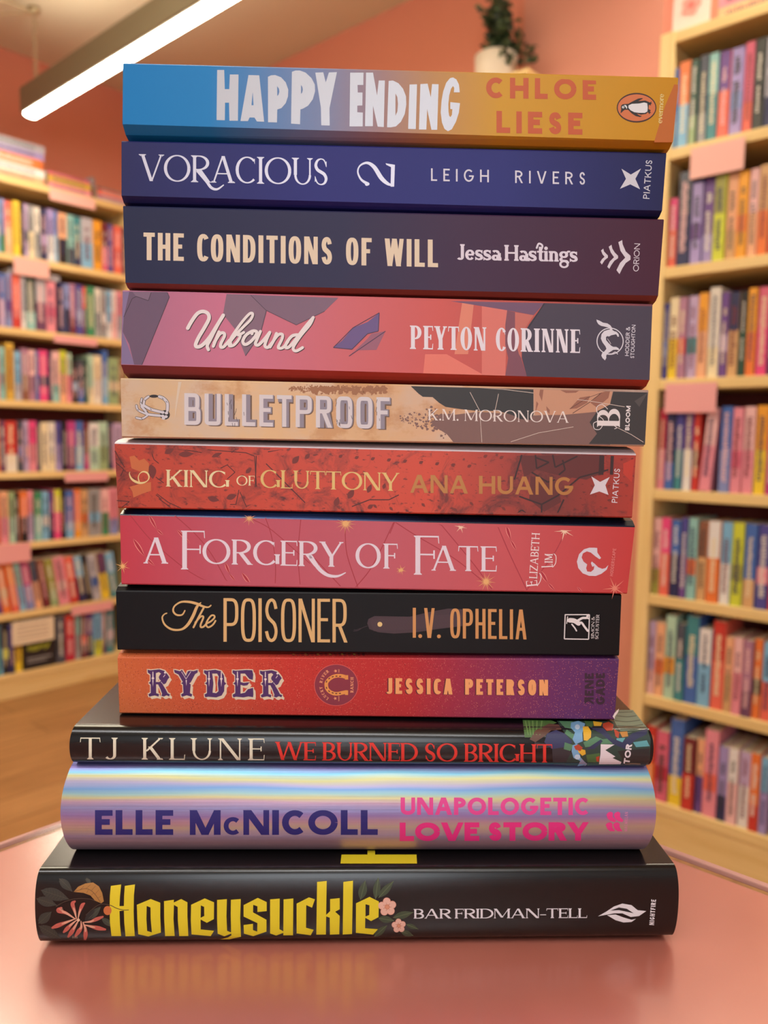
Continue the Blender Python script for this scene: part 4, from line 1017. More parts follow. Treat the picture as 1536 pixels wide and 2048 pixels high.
i = Ink(b, 4).frame(0, 0, 1).pen((222, 60, 52), 7, spec=.3).text('WE BURNED SO BRIGHT', (551, 1519.5), (1104, 1524.5), 36, t=.17, n=.06, s=.06, st=.035, tr=.03, sp=.3)
i.build('title_lettering', 'red serif title lettering')
i = Ink(b, 4).frame(1020, 1420, 5.12).pen((226, 216, 222), 8).poly([(928, 350), (1070, 352), (975, 410), (1078, 475), (1050, 490), (1140, 530), (1132, 552), (910, 552), (925, 450)])
i.text('TOR', (1222, 553), (1250, 352), 62, t=.27, n=.24, tr=.1).build('publisher_emblem', 'white jagged peak emblem')

# rainbow foil jacket
PSI = .031
aL, _ = rel(134, 1620, .2875, PSI); aR, _ = rel(1300, 1620, .2875, PSI)
ze = (rel(148, 1705, .2875, PSI)[1] + rel(1288, 1701, .2875, PSI)[1]) / 2 - .0034
t = NT('rainbow_foil_jacket', .42, .6)
hz = t.axis(2, -.002, (zk - ze) + .002)
nz = t.noise(t.mapping(scale=(9, 1, 120)), 1.0, 2, .5)
ad = t.n('ShaderNodeMath', operation='MULTIPLY_ADD'); t.l(nz, ad.inputs[0]); ad.inputs[1].default_value = .16; t.l(hz, ad.inputs[2])
sb = t.n('ShaderNodeMath', operation='SUBTRACT'); t.l(ad.outputs[0], sb.inputs[0]); sb.inputs[1].default_value = .08
foil = ((0, (120, 100, 112)), (.08, (168, 142, 156)), (.2, (190, 152, 164)), (.28, (168, 150, 178)), (.36, (186, 168, 150)), (.43, (184, 150, 166)), (.5, (152, 130, 186)), (.56, (146, 146, 190)), (.61, (184, 152, 172)), (.66, (196, 186, 136)), (.7, (150, 184, 182)), (.75, (116, 154, 200)), (.79, (176, 168, 198)), (.83, (198, 194, 138)), (.87, (112, 172, 198)), (.91, (140, 128, 190)), (.95, (96, 106, 176)), (1, (90, 120, 140)))  # rainbow sheen of the foil put into the colour as fixed bands
c = t.ramp(sb.outputs[0], foil); t.base(c)
t.bump(t.noise(t.mapping(scale=(6, 1, 260)), 1.0, 3), .25, .0006)
b = hardback('thick hardback in a shiny rainbow foil jacket, second from the table', .2875, aL, aR, (zk - G, zk - G), (ze, ze), t.m, depth=.009, exp=2.0, bulge=.0025, yaw=PSI)
i = Ink(b, 4).frame(700, 1420, 2.1943).pen((34, 32, 112), 2).frame(0, 0, 1).text('ELLE MCNICOLL'.replace('MC', 'Mc'), (190, 1669.7), (755.5, 1669.7), 49.5, t=.27, n=.23, tr=.12, sp=.42, smallcaps=.72, mv=0).build('author_lettering', 'navy author lettering')
i = Ink(b, 4).frame(700, 1420, 2.1943).pen((228, 72, 152), 2).text('UNAPOLOGETIC', (222, 460), (1050, 461), 76, t=.25, n=.22, tr=.11)
i.pen((232, 50, 134), 2).text('LOVE STORY', (218, 575), (1046, 573), 81, t=.32, n=.27, tr=.06, sp=.35).build('title_lettering', 'hot pink title lettering')
i = Ink(b, 4).frame(700, 1420, 2.1943).pen((232, 60, 140), 2)
i.frame(1180, 1440, 3.97)
for dx in (0, 58): i.poly(sh([(130, 752), (142, 735), (165, 727), (182, 737), (180, 768), (208, 797), (196, 811), (162, 801), (140, 782)], dx, 0)).poly(sh([(124, 832), (136, 818), (160, 811), (177, 822), (178, 852), (200, 883), (162, 883), (138, 866)], dx, 0))
i.frame(700, 1420, 2.1943)
i.pen((222, 140, 180), 2).text('MACMILLAN', (1217, 532), (1220, 448), 14, t=.12, tr=.2).build('publisher_emblem', 'pink wave emblem')

# black jacket with yellow lettering, lowest
PSI = .040
FH = .2805
aL, _ = rel(75, 1800, FH, PSI); aR, _ = rel(1352, 1805, FH, PSI)
zh = (rel(82, 1883, FH, PSI)[1] + rel(1342, 1871, FH, PSI)[1]) / 2 - .0018
mj = gradient('black_jacket_matt', -.12, .12, ((0, (13, 12, 13)), (1, (15, 12, 13))), .23, spec=.5)
b = hardback('large black hardback with yellow blackletter title and flowers, at the bottom of the stack', FH, aL, aR, (ze - G, ze - G), (zh, zh), mj, depth=.0045, exp=3.2, D=.162, bulge=.001, yaw=PSI)
TABLE = CAM.z + zh - .0006
i = Ink(b, 6).frame(60, 1740, 7.68)
i.pen((44, 44, 38), 1, rough=.5)
LV = (((170, 310), (600, 450), 190), ((100, 440), (410, 540), 150), ((130, 820), (330, 640), 150), ((140, 860), (470, 1050), 160), ((450, 130), (650, 330), 130), ((860, 130), (940, 210), 70))
for a, c, w in LV: i.leaf(a, c, w)
i.pen((74, 72, 58), 2, rough=.5)
for a, c, w in LV:
    i.curve([a, ((a[0] + c[0]) / 2 + 6, (a[1] + c[1]) / 2), c], 7)
    for k in range(2, 9):
        f = k / 10; x, y = a[0] + (c[0] - a[0]) * f, a[1] + (c[1] - a[1]) * f; L = math.hypot(c[0] - a[0], c[1] - a[1]); nx, ny = -(c[1] - a[1]) / L, (c[0] - a[0]) / L; dx, dy = (c[0] - a[0]) / L, (c[1] - a[1]) / L
        for s in (-1, 1): i.line([(x, y), (x + nx * s * w * .33 - dx * 26, y + ny * s * w * .33 - dy * 26)], 3.5)
i.pen((176, 124, 62), 3).poly([(670, 335), (740, 255), (850, 205), (970, 190), (1060, 250), (1110, 350), (1135, 480), (1095, 510), (1000, 470), (930, 390), (820, 350)])
i.pen((98, 64, 40), 4).curve([(680, 330), (860, 285), (980, 350), (1080, 490)], 7)
for p in ([(770, 300), (830, 250)], [(860, 285), (930, 225)], [(940, 320), (1010, 240)], [(1000, 370), (1060, 300)], [(1040, 430), (1095, 400)], [(900, 300), (870, 350)], [(980, 350), (940, 390)]): i.line(p, 4)
i.pen((58, 60, 50), 3).leaf((890, 760), (1090, 560), 110).leaf((1100, 740), (1290, 870), 95).pen((34, 30, 28), 3).leaf((840, 800), (1000, 600), 90)
i.pen((90, 90, 76), 4).line([(900, 745), (1080, 580)], 5).line([(1110, 745), (1280, 855)], 5)
i.pen((66, 50, 38), 5).curve([(400, 560), (520, 490), (700, 440), (900, 440), (1000, 470)], 10).curve([(860, 690), (960, 600), (1080, 525), (1220, 535), (1330, 585), (1430, 612), (1515, 612)], 11)
i.pen((206, 112, 62), 6).dot(1192, 620, 62, 70, 20)
PET = (((700, 750), (560, 660), (440, 620), (480, 580), 70), ((715, 745), (690, 640), (655, 520), (690, 480), 62), ((740, 745), (760, 650), (800, 545), (835, 510), 56), ((690, 750), (560, 800), (430, 850), (345, 885), 66), ((720, 765), (640, 830), (570, 900), (520, 950), 62), ((745, 775), (690, 870), (640, 950), (590, 1020), 66), ((785, 785), (790, 870), (750, 940), (700, 1010), 66), ((815, 800), (850, 890), (855, 990), (845, 1070), 66), ((830, 800), (930, 790), (1030, 750), (1120, 715), 56), ((840, 840), (940, 865), (1050, 890), (1155, 910), 66))
for p0, p1, p2, p3, w in PET:
    i.pen((196, 96, 84), 6).curve([p0, p1, p2, p3], [10, w * .6, w, w * .5]); i.pen((226, 164, 138), 7).curve([p0, p1, ((p1[0] + p2[0]) / 2, (p1[1] + p2[1]) / 2)], [14, w * .5, w * .3])
i.pen((232, 190, 160), 8).dot(745, 765, 24)
for k in range(5): i.line([(660 + k * 16, 1010), (655 + k * 18, 1045)], 3).line([(440 + k * 14, 590 - k * 4), (490 + k * 6, 630)], 3)
# blossoms beside the last letter
i.frame(480, 1740, 4.151)
i.pen((62, 72, 52), 2)
LV = (((1000, 245), (1040, 88), 70), ((1125, 240), (1148, 62), 62), ((1150, 230), (1275, 92), 62), ((1270, 395), (1440, 350), 62), ((1150, 400), (1280, 420), 60), ((1115, 552), (1220, 460), 56), ((1380, 450), (1480, 490), 40), ((1335, 510), (1440, 545), 50))
for a, c, w in LV: i.leaf(a, c, w)
i.pen((104, 118, 82), 3)
for a, c, w in LV: i.line([a, c], 4)
for (x, y, r) in ((1222, 305, 44), (1318, 462, 34)):
    for k in range(5):
        a = -1.65 + k * 2 * math.pi / 5; q = r * 1.02
        i.pen((206, 132, 112), 4).dot(x + q * math.cos(a), y + q * math.sin(a), r * .76, r * .76, 18); i.pen((234, 184, 166), 5).dot(x + q * 1.03 * math.cos(a), y + q * 1.03 * math.sin(a), r * .66, r * .66, 18)
    i.pen((222, 150, 120), 6).dot(x, y, r * .5)
    i.pen((150, 74, 50), 7)
    for k in range(14): i.dot(x + r * .7 * math.cos(k * .9) * (.6 + .4 * (k % 2)), y + r * .7 * math.sin(k * .9) * (.6 + .4 * (k % 2)), 3, seg=6)
i.build('jacket_flowers', 'painted honeysuckle and pink blossoms')
i = Ink(b, 6).frame(210, 1750, 5.486).pen((232, 210, 44), 5, rough=.45)
i.poly([(65, 118), (178, 103), (165, 235), (160, 340), (208, 338), (210, 230), (218, 118), (330, 102), (318, 220), (315, 400), (320, 560), (328, 668), (226, 670), (212, 520), (208, 388), (160, 394), (165, 540), (178, 668), (72, 668), (55, 520), (52, 350), (55, 220)])
i.poly([(350, 325), (502, 262), (607, 302), (607, 450), (614, 630), (475, 672), (365, 648), (355, 480)], [[(458, 338), (500, 355), (502, 480), (515, 628), (463, 612), (455, 480)]])
i.poly([(648, 285), (757, 270), (755, 300), (837, 262), (905, 298), (905, 450), (915, 667), (815, 668), (800, 500), (798, 350), (757, 326), (752, 480), (765, 667), (660, 668), (650, 480)])
i.poly([(945, 325), (1095, 255), (1197, 298), (1195, 482), (1118, 523), (1050, 487), (1050, 595), (1197, 610), (1160, 668), (950, 650), (942, 500)], [[(1052, 332), (1088, 348), (1090, 447), (1050, 468)]])
i.poly([(1230, 272), (1338, 263), (1333, 450), (1340, 610), (1384, 628), (1380, 430), (1382, 270), (1490, 262), (1484, 470), (1492, 676), (1345, 706), (1262, 704), (1350, 682), (1388, 660), (1386, 640), (1310, 670), (1236, 642), (1230, 480)])
i.frame(480, 1740, 4.151)
i.poly([(30, 290), (148, 230), (222, 265), (222, 340), (145, 348), (145, 300), (110, 288), (108, 350), (220, 412), (220, 510), (110, 547), (33, 527), (30, 455), (108, 445), (108, 497), (143, 510), (145, 440), (30, 385)])
i.poly([(250, 243), (330, 236), (328, 490), (360, 508), (362, 243), (443, 235), (440, 540), (360, 540), (360, 520), (300, 542), (250, 525)])
i.poly([(470, 278), (572, 226), (622, 242), (598, 312), (550, 290), (548, 478), (612, 495), (587, 540), (470, 525)])
i.poly([(640, 98), (720, 90), (715, 372), (748, 340), (748, 240), (828, 232), (828, 325), (790, 345), (828, 380), (824, 532), (747, 535), (745, 395), (715, 384), (713, 534), (634, 535)])
i.poly([(858, 98), (938, 88), (930, 530), (853, 534)])
i.poly([(963, 275), (1075, 222), (1153, 260), (1150, 390), (1088, 423), (1040, 395), (1038, 482), (1145, 490), (1105, 535), (962, 520)], [[(1042, 283), (1075, 292), (1073, 372), (1042, 385)]])
i.frame(0, 0, 1).poly([(683, 1709.5), (833, 1709.5), (834, 1727.5), (681, 1727.5)]).poly([(735, 1701), (750, 1701), (750, 1710), (735, 1710)])
i.build('title_lettering', 'yellow blackletter title lettering')
i = Ink(b, 6).frame(700, 1420, 2.1943).pen((232, 226, 232), 3).text('BAR FRIDMAN-TELL', (279, 915), (1040, 912), 42, t=.21, n=.075, s=.075, st=.05, tr=.05, sp=.3).build('author_lettering', 'white serif author lettering')
i = Ink(b, 6).frame(700, 1420, 2.1943).pen((230, 224, 228), 3)
i.poly([(1088, 905), (1125, 884), (1158, 862), (1195, 849), (1235, 856), (1262, 878), (1300, 882), (1268, 904), (1232, 908), (1195, 892), (1160, 892)]).poly([(1128, 900), (1165, 897), (1200, 910), (1235, 920), (1255, 916), (1235, 930), (1200, 932), (1165, 922)])
i.pen((24, 21, 23), 4).poly([(1142, 880), (1180, 866), (1215, 872), (1245, 892), (1215, 885), (1180, 878)])
i.pen((230, 224, 228), 3).text('NIGHTFIRE', (1334, 944), (1343, 832), 21, t=.2, cond=True, tr=.16).build('publisher_emblem', 'white flame emblem')

# ------------------------------------------------------------------ the table
t = NT('pink_laminate', .36, spec=.8)
t.base(t.mix(t.ramp(t.noise(t.mapping(), 26, 5), ((.35, 0.0), (.7, 1.0))), (224, 136, 118), (218, 128, 110)))
t.b.inputs['Coat Weight'].default_value = .0
M_TOP = t.m
tb = empty('display_table', (0, 0, 0), 0, 'pink topped square display table under the stack of books', 'table')
EX, EY = .3525, .3635
k = MB(); k.box((EX - .62, EY - .62, TABLE - .0235), (EX, EY, TABLE - .0022), M_TOP); k.build('tabletop', tb, bevel=.0015)
ml = mat((196, 150, 132), .6)
for x, y in ((EX - .58, EY - .58), (EX - .09, EY - .58), (EX - .58, EY - .09), (EX - .09, EY - .09)):
    k = MB(); k.box((x, y, 0), (x + .05, y + .05, TABLE - .0235), ml); k.build('leg', tb, bevel=.003)
k = MB()
for (x0, y0, x1, y1) in ((EX - .57, EY - .075, EX - .05, EY - .055), (EX - .57, EY - .565, EX - .05, EY - .545), (EX - .075, EY - .545, EX - .055, EY - .075), (EX - .575, EY - .545, EX - .555, EY - .075)): k.box((x0, y0, TABLE - .09), (x1, y1, TABLE - .0237), ml)
k.build('apron', tb)
# clear sheet lying on the table, a little larger than the pink top
m = bpy.data.materials.new('clear_plastic_sheet'); m.use_nodes = True
nt = m.node_tree; nt.nodes.clear()
o_ = nt.nodes.new('ShaderNodeOutputMaterial'); mx = nt.nodes.new('ShaderNodeMixShader'); tr = nt.nodes.new('ShaderNodeBsdfTransparent'); gl = nt.nodes.new('ShaderNodeBsdfGlossy'); fr = nt.nodes.new('ShaderNodeFresnel')
tr.inputs[0].default_value = (.985, .975, .975, 1); gl.inputs['Roughness'].default_value = .2; fr.inputs[0].default_value = 1.45
ge = nt.nodes.new('ShaderNodeNewGeometry'); mr_ = nt.nodes.new('ShaderNodeMapRange'); mr_.inputs['To Min'].default_value = 1.58; mr_.inputs['To Max'].default_value = 1 / 1.58
nt.links.new(ge.outputs['Backfacing'], mr_.inputs['Value']); nt.links.new(mr_.outputs[0], fr.inputs[0])
nt.links.new(fr.outputs[0], mx.inputs[0]); nt.links.new(tr.outputs[0], mx.inputs[1]); nt.links.new(gl.outputs[0], mx.inputs[2]); nt.links.new(mx.outputs[0], o_.inputs[0])
k = MB(); k.box((EX - .63, EY - .63, TABLE - .0020), (EX + .0045, EY + .0035, TABLE), m)
sh_ = k.build('clear_table_cover')
tag(sh_, 'clear plastic sheet covering the pink table top', 'table cover')
k = MB()
e = mat((196, 150, 142), .7, spec=.2)
for a, c in (((EX + .0012, EY - .63, TABLE - .0024), (EX + .0049, EY + .0039, TABLE + .0001)), ((EX - .63, EY + .0010, TABLE - .0024), (EX + .0012, EY + .0039, TABLE + .0001))): k.box(a, c, e)
k.build('sheet_edge', sh_, bevel=.0006)
# ------------------------------------------------------------------ the two pine bookcases
def pine(name, c1, c2, rot):
    t = NT(name, .5, spec=.35)
    g = t.noise(t.mapping(scale=(1.5, 1.5, 22) if not rot else (22, 22, 1.5)), 2.2, 4, .55, .8)
    t.base(t.mix(t.ramp(g, ((.35, 0.0), (.7, .8))), c1, c2))
    return t.m
M_PINE = pine('pine_board', (232, 202, 142), (214, 178, 112), False)
M_POST = pine('pine_upright', (234, 206, 146), (220, 184, 120), True)
M_BACK_SHADE = mat((126, 52, 44), .8)  # shadowed wall behind the books, its shade put into the colour
FL, FR = 3.10, 1.93                       # front planes
def bookcase(label, org, rz, W, D, boards, top, tb_top, plinth, inner):
    """local x along the front, y into the case; boards: heights of the undersides"""
    r = empty('bookcase', org, rz, label, 'bookcase')
    for x0 in (0, W - .036):
        k = MB(); k.box((x0, 0, 0), (x0 + .036, D, top), M_POST); k.build('upright', r, bevel=.002)
    for n_, z in enumerate(boards):
        k = MB(); k.box((.036, .002, z), (W - .036, D - .006, z + .026), M_PINE); k.build('shelf_board', r, bevel=.0015)
    k = MB(); k.box((.036, .001, tb_top - .026), (W - .036, D - .006, tb_top), M_PINE); k.build('shelf_board', r, bevel=.0015)
    k = MB(); k.box((.036, .004, 0), (W - .036, .024, tb_top - .0262), M_PINE); k.build('plinth', r, bevel=.0015)
    k = MB(); k.box((.036, D - .006, .02), (W - .036, D, top - .01), M_BACK_SHADE); k.build('shaded_back_panel', r)
    for x0 in inner:
        k = MB(); k.box((x0, .19, .1), (x0 + .02, D - .006, boards[0]), M_BACK_SHADE); k.build('batten', r)
    return r
BL = [1.988, 1.702, 1.427, 1.151, .873, .594, .317]; BLT = .100
BR = [2.014, 1.741, 1.458, 1.184, .908, .637, .372]; BRT = .122
XL0, XL1 = 1.11, 1.822
YR0, YR1 = .854, .44
bookcase('tall pine bookcase on the left, in front of the hanging lamp', (XL0, FL, 0), 0, XL1 - XL0, .215, BL, BL[0] + .028, BLT, .09, ())
bookcase('tall pine bookcase on the right, with the arched sign on top', (FR, YR0, 0), -math.pi / 2, YR0 - YR1, .235, BR, BR[0] + .028, BRT, .09, ())

RGB = dict(blue=(66, 104, 176), navy=(40, 44, 84), indigo=(76, 72, 146), periwinkle=(128, 138, 190), sky=(124, 178, 214), teal=(62, 132, 140), aqua=(140, 190, 186), mint=(172, 204, 180), green=(56, 134, 94), sage=(146, 168, 122), olive=(150, 148, 70), lime=(200, 206, 60), yellow=(232, 200, 52), mustard=(206, 166, 66), amber=(230, 158, 44), orange=(226, 118, 56), coral=(226, 104, 86), red=(196, 56, 48), crimson=(184, 40, 66), maroon=(112, 40, 48), brown=(134, 86, 66), tan=(204, 160, 112), peach=(232, 172, 132), cream=(230, 214, 176), ivory=(224, 216, 204), white=(226, 222, 220), grey=(150, 150, 152), slate=(74, 78, 92), black=(34, 30, 34), charcoal=(58, 60, 58), lilac=(188, 164, 200), lavender=(158, 142, 196), purple=(106, 70, 140), plum=(104, 64, 96), mauve=(168, 118, 144), magenta=(180, 60, 128), pink=(226, 140, 156), rose=(214, 100, 128), fuchsia=(224, 70, 130), blush=(232, 184, 184), silver=(178, 176, 186), forest=(44, 74, 60))
NAME = dict(sky='sky blue', rose='rose pink', blush='pale pink', silver='silvery grey', forest='dark green', mint='mint green', sage='sage green', lime='lime yellow', aqua='pale aqua', slate='slate grey', fuchsia='hot pink', lilac='pale lilac')
nm = lambda c: NAME.get(c, c)
ORD = ['topmost', 'second', 'third', 'fourth', 'fifth', 'sixth', 'lowest']
USED = set()
random.seed(21)
M_COV = {c: mat(v, .45) for c, v in RGB.items()}
def uniq(base, *extra):
    for e in ('',) + extra:
        l = base + e
        if l not in USED:
            USED.add(l); return l
    raise ValueError(base)
def shelf_book(org, rz, w, h, d, c1, c2, split, label, group, tilt=0.0, ink=None, thick_hard=False):
    """a standing book: wrap-round cover, pages, a second colour on the spine and a column of lettering"""
    r = empty('shelf_book', org, rz, label, 'book', group)
    r.rotation_euler = (0, tilt, rz)
    m = M_COV[c1]; t_ = .0012
    k = MB()
    prof = [(0, d), (0, .002), (.001, 0), (w - .001, 0), (w, .002), (w, d)]
    inn = [(t_, d), (t_, .003), (t_, t_), (w - t_, t_), (w - t_, .003), (w - t_, d)]
    for z0, z1 in ((0, h),):
        for a, b_ in zip(range(5), range(1, 6)):
            k.face([(*prof[a], 0), (*prof[b_], 0), (*prof[b_], h), (*prof[a], h)], m)
            k.face([(*inn[b_], 0), (*inn[a], 0), (*inn[a], h), (*inn[b_], h)], m)
            k.face([(*prof[a], h), (*prof[b_], h), (*inn[b_], h), (*inn[a], h)], m)
            k.face([(*prof[b_], 0), (*prof[a], 0), (*inn[a], 0), (*inn[b_], 0)], m)
        for a in (0, 5): k.face([(*prof[a], 0), (*prof[a], h), (*inn[a], h), (*inn[a], 0)], m)
    k.build('cover', r)
    k = MB(); k.box((t_ + .0002, .002, .001), (w - t_ - .0002, d - .003, h - (.004 if thick_hard else .0012)), M_PAGE); k.build('page_block', r)
    if c2:
        z0, z1 = split
        k = MB(); k.box((.0011, -.0003, z0 * h), (w - .0011, .0004, z1 * h), M_COV[c2]); k.build('spine_panel', r)
    dark = sum(RGB[c1]) > 430
    lm = M_COV[ink or (random.choice(('navy', 'maroon', 'charcoal')) if dark else random.choice(('ivory', 'cream', 'blush')))]
    k = MB(); z = h * random.uniform(.12, .2); zt = h * random.uniform(.78, .92); lw = w * random.uniform(.3, .5); gap = random.uniform(.45, .7) if h < .2 else 9
    while z < zt:
        q = random.uniform(.003, .008)
        if abs(z / h - gap) > .035:
            o_ = (w - lw) / 2 + random.uniform(-.1, .1) * lw
            k.box((max(.001, o_), -.0006, z), (min(w - .001, o_ + lw * random.uniform(.7, 1)), -.0001, min(z + q * .6, h - .005)), lm)
        z += q
    k.build('spine_lettering', r)
    return r
def fill(rows, side, fr):
    """rows: heights in the photo's crop and, per book, where its spine starts and ends, colours, height"""
    ox, oy, s = fr
    for (ri, ymid, books) in rows:
        case = 'left bookcase' if side == 'L' else 'right bookcase'
        boards, bt = (BL, BLT) if side == 'L' else (BR, BRT)
        zf = (boards[ri + 1] + .026 if ri + 1 < len(boards) else bt) + .0004
        names = [nm(b_[2]) for b_ in books]
        for j, b_ in enumerate(books):
            x0, x1, c1 = b_[:3]; c2 = b_[3] if len(b_) > 3 else None; H = b_[4] if len(b_) > 4 else .2; tl = b_[5] if len(b_) > 5 else 0.0
            H += random.uniform(-.004, .004)
            y = oy + ymid / s
            if side == 'L':
                p0, p1 = on_y(ox + x0 / s, y, FL + .012).x, min(on_y(ox + x1 / s, y, FL + .012).x, XL1 - .0372)
                if p1 - p0 < .008: continue
                w = p1 - p0 - .0006; org = (p0, FL + .012 + random.uniform(-.003, .004), zf); rz = 0
            else:
                p0, p1 = min(on_x(ox + x0 / s, y, FR + .012).y, YR0 - .0372), on_x(ox + x1 / s, y, FR + .012).y; w = p0 - p1 - .0006; org = (FR + .012 + random.uniform(-.003, .004), p0, zf); rz = -math.pi / 2
            if tl > 0: org = (org[0], org[1], zf + w * math.sin(tl) + .0003)
            sp = random.choice(((0, .34), (.55, 1.0), (.3, .5), (0, .5)))
            size = 'slim ' if w < .017 else 'thick ' if w > .03 else ''
            look = size + nm(c1) + (f' and {nm(c2)}' if c2 else '') + ' book'
            pl = f', {ORD[ri]} shelf of the {case}'
            lf = [q for q in names[:j][::-1] if q != names[j]]; rg = [q for q in names[j + 1:] if q != names[j]]
            opts = ['']
            if lf: opts.append(f' right of {lf[0]}')
            if rg: opts.append(f' left of {rg[0]}')
            if lf and rg: opts.append(f' between {lf[0]} and {rg[0]}')
            lab = next(look + q + pl for q in opts if look + q + pl not in USED)
            USED.add(lab)
            shelf_book(org, rz, w, H, .128 if w < .035 else .14, c1, c2, sp, lab, f'books on the {ORD[ri]} shelf of the {case}', tl)
P = lambda *a: a
LT = math.radians(-8)
fill([
 (0, 1800, [P(-70, -2, 'sky', 'white'), P(0, 40, 'periwinkle', 'green'), P(42, 98, 'coral', 'peach'), P(100, 160, 'yellow', None, .203), P(165, 188, 'black'), P(190, 222, 'lilac', 'slate'), P(224, 270, 'grey', 'cream'), P(272, 320, 'ivory', 'grey'), P(322, 368, 'navy', 'lavender'), P(370, 428, 'lavender', 'white'), P(430, 458, 'sky', 'blue'), P(460, 528, 'peach', 'black'), P(532, 584, 'aqua', 'slate'), P(586, 638, 'teal', 'navy'), P(640, 732, 'silver', 'sky'), P(735, 798, 'amber'), P(800, 848, 'maroon', 'rose'), P(850, 893, 'indigo'), P(895, 962, 'coral', 'red'), P(964, 1010, 'slate')]),
], 'L', (0, 0, 3.9385))
fill([
 (1, 530, [P(-60, -2, 'plum'), P(0, 42, 'blue', 'lilac'), P(44, 95, 'periwinkle', 'indigo'), P(97, 162, 'coral', 'red'), P(166, 205, 'silver', 'white'), P(208, 282, 'forest', 'aqua'), P(286, 366, 'plum', 'silver'), P(370, 444, 'pink', 'rose'), P(460, 498, 'navy'), P(500, 552, 'periwinkle', 'navy'), P(554, 596, 'mauve', 'maroon'), P(599, 650, 'indigo', 'periwinkle'), P(652, 682, 'plum', 'coral'), P(684, 746, 'green'), P(750, 794, 'ivory', 'grey'), P(796, 838, 'grey', 'white'), P(840, 880, 'sky', 'white'), P(882, 920, 'blush', 'white'), P(922, 975, 'pink', 'silver')]),
 (2, 1080, [P(-60, -2, 'pink'), P(0, 44, 'aqua', 'grey'), P(48, 112, 'mustard', None, .215), P(114, 166, 'sky', 'silver', .19), P(169, 228, 'mauve', 'brown'), P(230, 282, 'blush', 'mauve'), P(285, 312, 'blue'), P(314, 382, 'fuchsia', 'navy', .205), P(385, 408, 'navy'), P(410, 470, 'blush', 'aqua'), P(472, 526, 'peach', 'lime', .205), P(528, 566, 'pink', 'mint'), P(570, 612, 'black', 'sky', .17), P(614, 660, 'slate', 'blue', .17), P(662, 694, 'forest', None, .18), P(697, 738, 'mint', 'cream'), P(740, 804, 'cream', 'ivory'), P(812, 854, 'blue', 'sky', .225), P(857, 936, 'sage', 'cream'), P(938, 980, 'brown')]),
 (3, 1640, [P(-60, -2, 'orange'), P(0, 42, 'plum', 'navy'), P(45, 138, 'red', 'ivory'), P(144, 186, 'slate', 'blue'), P(188, 226, 'lilac', 'blush'), P(229, 290, 'pink', 'fuchsia'), P(292, 322, 'navy'), P(326, 384, 'cream', None, .195), P(386, 440, 'ivory', 'cream', .195), P(443, 490, 'lavender', 'indigo'), P(496, 528, 'black'), P(531, 596, 'magenta', 'plum'), P(599, 662, 'blue', 'sky'), P(664, 704, 'maroon', 'magenta'), P(707, 780, 'white', 'mint'), P(783, 852, 'mint', 'sage'), P(858, 892, 'navy'), P(895, 970, 'lilac', 'pink')]),
], 'L', (0, 480, 3.9385))
fill([
 (4, 370, [P(-60, -2, 'red'), P(0, 66, 'peach', 'pink'), P(69, 118, 'sage', 'mint'), P(121, 154, 'slate', 'black'), P(157, 220, 'orange', 'black', .205), P(224, 268, 'lilac', 'pink'), P(272, 332, 'green', 'aqua'), P(335, 388, 'sky', 'white'), P(391, 422, 'navy', 'purple'), P(425, 480, 'fuchsia', 'lime'), P(484, 516, 'black', 'maroon'), P(519, 582, 'blue', 'sky'), P(586, 636, 'orange', 'amber'), P(639, 694, 'tan', 'orange'), P(699, 792, 'grey', 'sky'), P(798, 860, 'blush', 'green'), P(864, 935, 'pink', 'periwinkle')]),
 (5, 1050, [P(0, 24, 'purple', None, .2, LT), P(28, 92, 'orange', 'tan', .2, LT), P(96, 158, 'coral', 'orange', .2, LT), P(162, 216, 'aqua', 'sky', .2, LT), P(220, 282, 'magenta', 'periwinkle', .2, LT), P(286, 342, 'peach', 'slate', .2, LT), P(346, 402, 'maroon', 'brown', .2, LT), P(406, 470, 'olive', 'sage', .2, LT), P(474, 556, 'pink', 'blush', .205, LT), P(562, 628, 'coral', 'red', .2, LT), P(632, 692, 'navy', 'sky', .2, LT), P(696, 736, 'black', None, .2, LT), P(740, 802, 'silver', 'blue', .2, LT), P(806, 872, 'yellow', 'plum', .205, LT), P(876, 940, 'teal', 'sky', .2, LT)]),
 (6, 1500, [P(-60, -2, 'green'), P(0, 24, 'sky', 'slate'), P(27, 74, 'black', 'lime'), P(77, 118, 'indigo', 'navy'), P(121, 180, 'yellow', 'amber'), P(448, 516, 'slate', 'charcoal'), P(520, 596, 'crimson', 'red'), P(599, 644, 'aqua', 'grey', .21), P(647, 690, 'maroon', 'coral', .195), P(693, 738, 'purple', 'black', .195), P(741, 808, 'sky', 'lime'), P(811, 842, 'mauve', 'plum', .209), P(846, 904, 'teal', 'silver', .205)]),
], 'L', (0, 940, 3.9385))
fill([
 (0, 700, [P(365, 408, 'blue', 'sky', .19), P(412, 488, 'orange', 'sky'), P(491, 542, 'forest', 'sage'), P(545, 604, 'slate', 'grey'), P(607, 676, 'teal', 'aqua'), P(680, 756, 'coral', 'purple'), P(760, 846, 'lavender', 'periwinkle'), P(850, 916, 'rose', 'coral'), P(920, 992, 'charcoal', 'black'), P(996, 1050, 'silver', 'navy'), P(1052, 1110, 'coral'), P(1114, 1180, 'teal')]),
 (1, 1550, [P(318, 402, 'coral', 'fuchsia', .17), P(406, 494, 'navy', 'slate', .222), P(500, 572, 'lavender', 'purple', .195), P(575, 648, 'purple', 'lavender', .195), P(652, 730, 'lime', 'olive', .2), P(734, 808, 'peach', 'tan'), P(812, 880, 'amber', 'orange'), P(884, 948, 'blush', 'peach'), P(951, 1024, 'tan', 'orange'), P(1028, 1090, 'red')]),
], 'R', (1236, 0, 3.4133))
